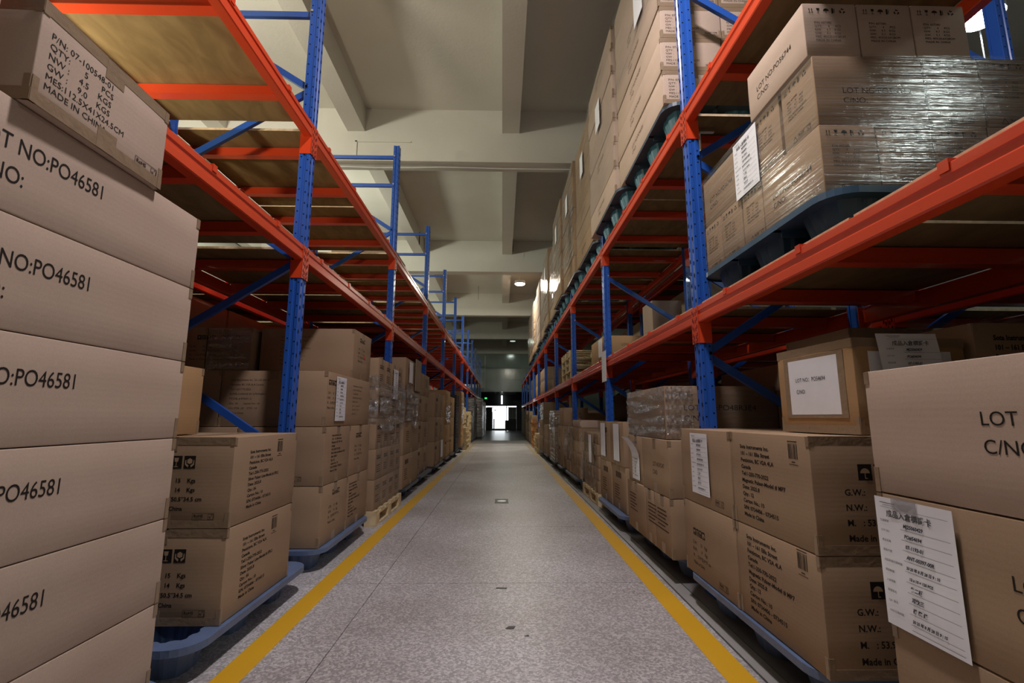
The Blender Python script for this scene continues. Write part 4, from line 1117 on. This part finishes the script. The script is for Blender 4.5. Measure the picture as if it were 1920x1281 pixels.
carton(1.03, 1.55, 6.35, 7.0, .793, .895, 'pink', 'flat wide carton on top of the stack with draped plastic', None, [], 'x')
for n, (y0, y1, z0, z1, x) in enumerate(((6.72, 7.05, .40, .80, .985), (7.12, 7.52, .35, .74, .985))):
    films('w', x, x+.02, y0, y1, z0, z1, '%s cloudy plastic sheet draped over the stack, right of the aisle' % ('nearer', 'farther')[n], 'haze', ('x',), -1, .035, 8, 6, 40+n, 1.0)
plastic_pallet(0, 7.74, 8.42, .95, 2.05, 0, 'plasticd', 'dark plastic pallet under the stack with the cube carton on top')
stack('R', 'stack with the cube carton', .975, .50, 7.772, 8.39, [.137, .46, .793], 1, prt=linesR)
carton(1.0, 1.40, 7.80, 8.34, .795, 1.089, 'tan', 'cube shaped carton standing on its own stack, right of the aisle', None, [('-y', tx, .12, .2)], 'x')
carton(1.30, 1.42, 8.95, 9.30, 1.062, 1.35, 'dim', 'thin upright dull carton behind the cube carton', None, [], 'x', tape=False)
stack('R', 'stack with silvery edge film', .965, .50, 8.68, 9.70, [.137, .45, .76, 1.058], 2, prt=None, back=True)
plastic_pallet(0, 8.66, 9.72, .95, 2.05, 0, 'plasticd', 'dark plastic pallet under the stack with silvery edge film')
films('w', .96, 1.40, 8.68, 9.70, .14, 1.05, 'silvery film around the stack behind the cube carton', 'filmh', ('x', '-y'), -1, .014, 8, 8, 44)
stack('R', 'pair of narrow upright stacks', .962, .46, 10.12, 11.05, [.137, .45, .771], 2, prt=None)
plastic_pallet(0, 10.11, 11.08, .95, 2.05, 0, 'plasticd', 'dark plastic pallet under the pair of narrow upright stacks')
stack('R', 'stack with the dark box', .945, .50, 11.17, 12.3, [.137, .50, .885], 2, prt=None, mat='dim')
plastic_pallet(0, 11.14, 12.34, .93, 2.05, 0, 'plasticd', 'dark plastic pallet under the stack with the dark box')
carton(.98, 1.55, 11.25, 12.2, .887, 1.286, 'dim', 'dark wrapped box on its own stack, right of the aisle', None, [], 'x')
films('w', .97, 1.5, 11.2, 12.3, .14, 1.28, 'bright film around the stack with the dark box', 'filmh', ('x',), -1, .012, 8, 8, 45)
pallet_pile(.93, 1.90, 12.57, 13.65, 4, 'the near pallet pile right of the aisle')
pallet_pile(.98, 1.95, 13.75, 14.85, 3, 'the middle pallet pile right of the aisle')
pallet_pile(.98, 1.98, 15.05, 16.1, 7, 'the reddish pile right of the aisle', 'woodo')
o = carton(1.1, 1.6, 13.85, 14.6, .377, .62, 'dim', 'small box on the middle pallet pile', None, [], 'x')
o = one('plastic_crate', lambda b: (b.box(-.2, .2, -.3, .3, 0, .01, M_['blue']), b.box(-.2, -.19, -.3, .3, 0, .2, M_['blue']), b.box(.19, .2, -.3, .3, 0, .2, M_['blue']), b.box(-.2, .2, -.3, -.29, 0, .2, M_['blue']), b.box(-.2, .2, .29, .3, 0, .2, M_['blue'])), None, (1.28, 14.2, .622)); tag(o, 'bright blue plastic crate on the small box above the pallet pile', 'crate')
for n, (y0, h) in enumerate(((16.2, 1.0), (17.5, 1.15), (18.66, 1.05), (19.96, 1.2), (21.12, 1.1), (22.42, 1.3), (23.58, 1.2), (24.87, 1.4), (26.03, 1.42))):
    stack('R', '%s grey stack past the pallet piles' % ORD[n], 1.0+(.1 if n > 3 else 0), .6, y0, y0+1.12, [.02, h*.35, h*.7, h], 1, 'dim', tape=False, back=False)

# ------------------------------------------------------------------ goods on the lower right shelf
ZL = 1.565+.0195+.001
G = 'cartons of the film wrapped load on the lower right shelf'
plastic_pallet(0, 1.50, 2.60, 1.125, 2.10, ZL, 'plasticn', 'navy plastic pallet on the lower right shelf nearest the camera')
zb = ZL+.137
Z = [zb, 1.990, 2.272, 2.500]
PNf = lambda f, hz: [(f, 'licons', .025, hz-.045), (f, 'pn2', .045, hz-.085), (f, 'rohst', .085, .012)]
def pn_box(x0, x1, y0, y1, z0, z1, lab, fx=True):
    h = z1-z0; P = [('-y', 'licons', .02, h-.045), ('-y', 'pn2', .04, h-.09), ('-y', 'rohst', .085, .012)] if x1-x0 < .3 else [('-y', 'lot56744', .10, h*.45)]
    P += [('-x', 'licons', .02, h-.045), ('-x', 'pn2', .035, h-.09), ('-x', 'rohst', .085, .012)] if y1-y0 < .3 else [('-x', 'lot56744', .07, h*.45)]
    if z0 > 2.2: P = [p for p in P if p[1] != 'rohst']
    carton(x0, x1, y0, y1, z0+.001, z1, 'pink' if z0 > 2.2 else 'tan', lab, G, P, 'x' if x1-x0 > .3 else 'y', tape=False, bulge=.001)
W_, L_ = .206, .412
# bottom layer
pn_box(1.150, 1.150+W_, 1.566, 1.566+L_-.025, Z[0], Z[1], 'carton with long lot side to the aisle, bottom layer of the film wrapped load')
for n, (a, c) in enumerate(((1.960, 2.130), (2.140, 2.350), (2.358, 2.545))):
    pn_box(1.150, 1.150+L_, a, c, Z[0], Z[1], '%s narrow side carton of the bottom layer, film wrapped load' % ORD[n])
for n in range(3): pn_box(1.150+W_*(n+1)+.004*(n+1), 1.150+W_*(n+2)+.004*(n+1), 1.568, 1.568+L_-.03, Z[0], Z[1], 'carton facing the camera, place %s from the corner, bottom layer of the wrapped load' % ORD[n+1])
# middle layer
pn_box(1.152, 1.152+L_, 1.566, 1.770, Z[1], Z[2], 'carton with long lot side to the camera, middle layer of the film wrapped load')
pn_box(1.152, 1.152+L_, 1.790, 1.985, Z[1], Z[2], 'narrow side carton in the middle layer, beside the paper card of the wrapped load')
pn_box(1.152, 1.152+W_, 2.000, 2.540, Z[1], Z[2]-.02, 'farthest long carton in the middle layer of the film wrapped load')
for n in range(2): pn_box(1.152+L_+.01+n*(W_+.006), 1.152+L_+.01+n*(W_+.006)+W_, 1.568, 1.568+L_, Z[1], Z[2], 'carton facing the camera, place %s, middle layer of the wrapped load' % ORD[n+1])
# top layer
for n in range(3): pn_box(1.138+n*(W_+.005), 1.138+n*(W_+.005)+W_, 1.570, 1.570+L_, Z[2], Z[3], '%s carton of the pale top layer on the film wrapped load' % ORD[n])
films('w', 1.146, 1.99, 1.562, 2.545, zb, 2.275, 'clear banded stretch film around the load on the lower right shelf', 'filmb', ('x', '-y'), -1, .0015, 40, 4, 50, band=True)
lab = one('identification_card', lambda b: b.box(-.002, 0, -.105, .105, 0, .285, M_['paper']), None, (1.141, 2.055, 1.972)); tag(lab, 'white handwritten paper card on the film wrapped load, lower right shelf', 'card')
p = mobj('writing', card_print(.21, .285), lab); p.matrix_local = Matrix(((0,0,-1,-.0035),(-1,0,0,.105),(0,1,0,0),(0,0,0,1)))
o = carton(1.15, 1.62, 5.30, 6.05, ZL, 1.852, 'gold', 'carton on the lower right shelf behind the second right post', None, [('-y', 'lotfaint', .2, .15)], 'x')
for n, (x, y, z, w, h) in enumerate(((1.105, 5.29, 1.60, .10, .20), (1.100, 5.10, 1.31, .11, .33))):
    lab = one('identification_card', lambda b: b.box(-.002, 0, -w, w, 0, h, M_['paper']), None, (x, y, z)); tag(lab, ('upper', 'lower')[n]+' of two paper cards at the second right post', 'card')
carton(1.75, 2.10, 5.40, 5.78, ZL, 2.29, 'pink', 'tall pale carton deep on the lower right shelf behind the diagonal brace', None, [], 'x', tape=False)
pallet_pile(1.16, 2.05, 8.15, 9.25, 4, 'the small pile on the lower right shelf', 'wood', .125, ZL)
stack('R', 'load past the small shelf pile', 1.16, .6, 12.7, 14.3, [ZL, 1.95, 2.28], 2, 'tan', prt=None, back=False)
stack('R', 'golden load on the lower shelf', 1.16, .6, 15.1, 16.6, [ZL, 1.95, 2.35], 2, 'gold', prt=None, back=False)
stack('R', 'far load on the lower shelf', 1.16, .6, 17.6, 19.4, [ZL, 2.0, 2.35], 2, 'dim', prt=None, back=False)
o = one('bent_strip', lambda b: (b.box(0, .006, 0, .02, 0, .14, M_['white']), b.box(0, .10, 0, .02, .134, .14, M_['white'])), None, (1.295, 2.86, 2.663)); tag(o, 'bent white strip hooked by the first right post', 'strip')

# ------------------------------------------------------------------ goods on the upper right shelf
ZU = 2.822+.0195+.001
zp = ZU+.137
for n in range(13):
    y0 = 2.80 + n*1.229
    jx = (0, -.03, .0, -.035, -.065, -.02, -.05, -.01, -.04, 0, -.03, -.01, -.02)[n]
    xf = 1.055+jx
    P0 = RY0+(n//2)*BAY
    pa, pb = (P0+.16, P0+1.29) if n % 2 == 0 else (P0+1.31, P0+2.44)
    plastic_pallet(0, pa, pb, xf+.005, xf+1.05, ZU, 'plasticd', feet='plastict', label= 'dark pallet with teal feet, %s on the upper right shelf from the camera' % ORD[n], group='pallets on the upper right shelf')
    G = 'cartons of the %s load on the upper right shelf' % ORD[n]
    layers = 7 if n not in (3, 5) else (6 if n == 5 else 7)
    for k in range(layers):
        z0 = zp+k*.2445
        cols = 2 if n == 0 else 1
        for c in range(cols):
            r = random.Random(n*50+k).uniform(-.004, .006)
            xa = xf+r+c*.42
            P = []
            if n == 0: P = [('-y', 'pn1', .035, .165), ('-y', 'rohs', .30, .022)]
            if c == 0 and n < 4 and k % 2 == 0 or (n == 0 and k < 4): P = P+[('-x', 'lotfar', .42, .13)]
            carton(xa, xa+.412, y0+.03, y0+1.215, z0+.001, z0+.2445, 'pink' if n < 2 or n == 8 else 'tan',
                   'long carton, %s layer%s, %s load on the upper right shelf' % (ORD[k], ', inner column' if c else '', ORD[n]), G, P, 'y', corners=n < 2, tape=n < 4, band=(n == 0))
    zt_ = zp+layers*.2445
    if n != 8:
        films('w', xf-.006, xf+.4, y0+.03, y0+1.215, zp+(.9 if n == 0 else .25), zt_-.02, 'stretch film around the %s load on the upper right shelf' % ORD[n], 'film' if n < 3 else 'filmh', ('x',), -1, .010, 14, 12, 60+n)
    if n in (0, 1, 2, 3, 4, 6):
        lab = one('identification_card', lambda b: b.box(-.002, 0, -.105, .105, 0, .30, M_['paper']), None, (xf-.019, y0+(.62 if n else .42), zp+(1.0 if n < 2 else 1.12)))
        tag(lab, 'paper card on the %s load of the upper right shelf' % ORD[n], 'card')

# ------------------------------------------------------------------ small things on the floor
o = empty('floor_drain', (0.0, 5.42, 0)); tag(o, 'small square metal cover let into the aisle floor', 'floor cover')
one('cover', lambda b: b.box(-.075, .075, 0, .26, .0005, .003, M_['darkgrey']), o)
one('ring', lambda b: b.prism([(.05*math.cos(t*PI/6), .12+.055*math.sin(t*PI/6)) for t in range(12)], .003, .0045, 'z', M_['steel']), o)
for n, (x, y, pts, lb) in enumerate(((.0, 2.80, [(-.03,-.008),(.03,-.012),(.032,.004),(-.025,.008)], 'thin dark scrap on the aisle floor beside the joint'),
                                (.045, 2.30, [(-.025,-.01),(.012,-.014),(.02,.012),(-.01,.014)], 'dark leaf shaped scrap in the middle of the aisle floor'),
                                (.11, 2.22, [(-.01,-.005),(.012,-.006),(.008,.007)], 'tiny dark scrap on the aisle floor'))):
    o = one('paper_scrap', lambda b: b.prism(pts, .0005, .002, 'z', M_['darkgrey']), None, (x, y, 0)); tag(o, lb, 'scrap')

o = empty('floodlight', FILL); tag(o, 'small fill lamp added on the short shelf to brighten the boards above', 'lamp')
one('housing', lambda b: b.box(-.13, .13, -.13, .13, -.095, -.03, M_['black']), o)
one('glass', lambda b: b.box(-.11, .11, -.11, .11, -.03, -.02, M_['lamp']), o)

G = 'added light-blocking cartons in the row behind the loaded one'
for n in range(8):  # invented cartons that darken the space behind the loaded racks
    y0 = RY0+.12+(n//2-1)*BAY+(n%2)*1.15
    for k, (a, c) in enumerate(((.02, 1.38), (ZL, 2.55))):
        if k == 1 and n < 4: continue
        carton(2.34, 3.14, y0, y0+1.12, a, c, 'dim', 'added light-blocking carton, %s place, %s, row behind the loaded one' % (ORD[n], ('floor', 'lower shelf')[k]), G, tape=False)
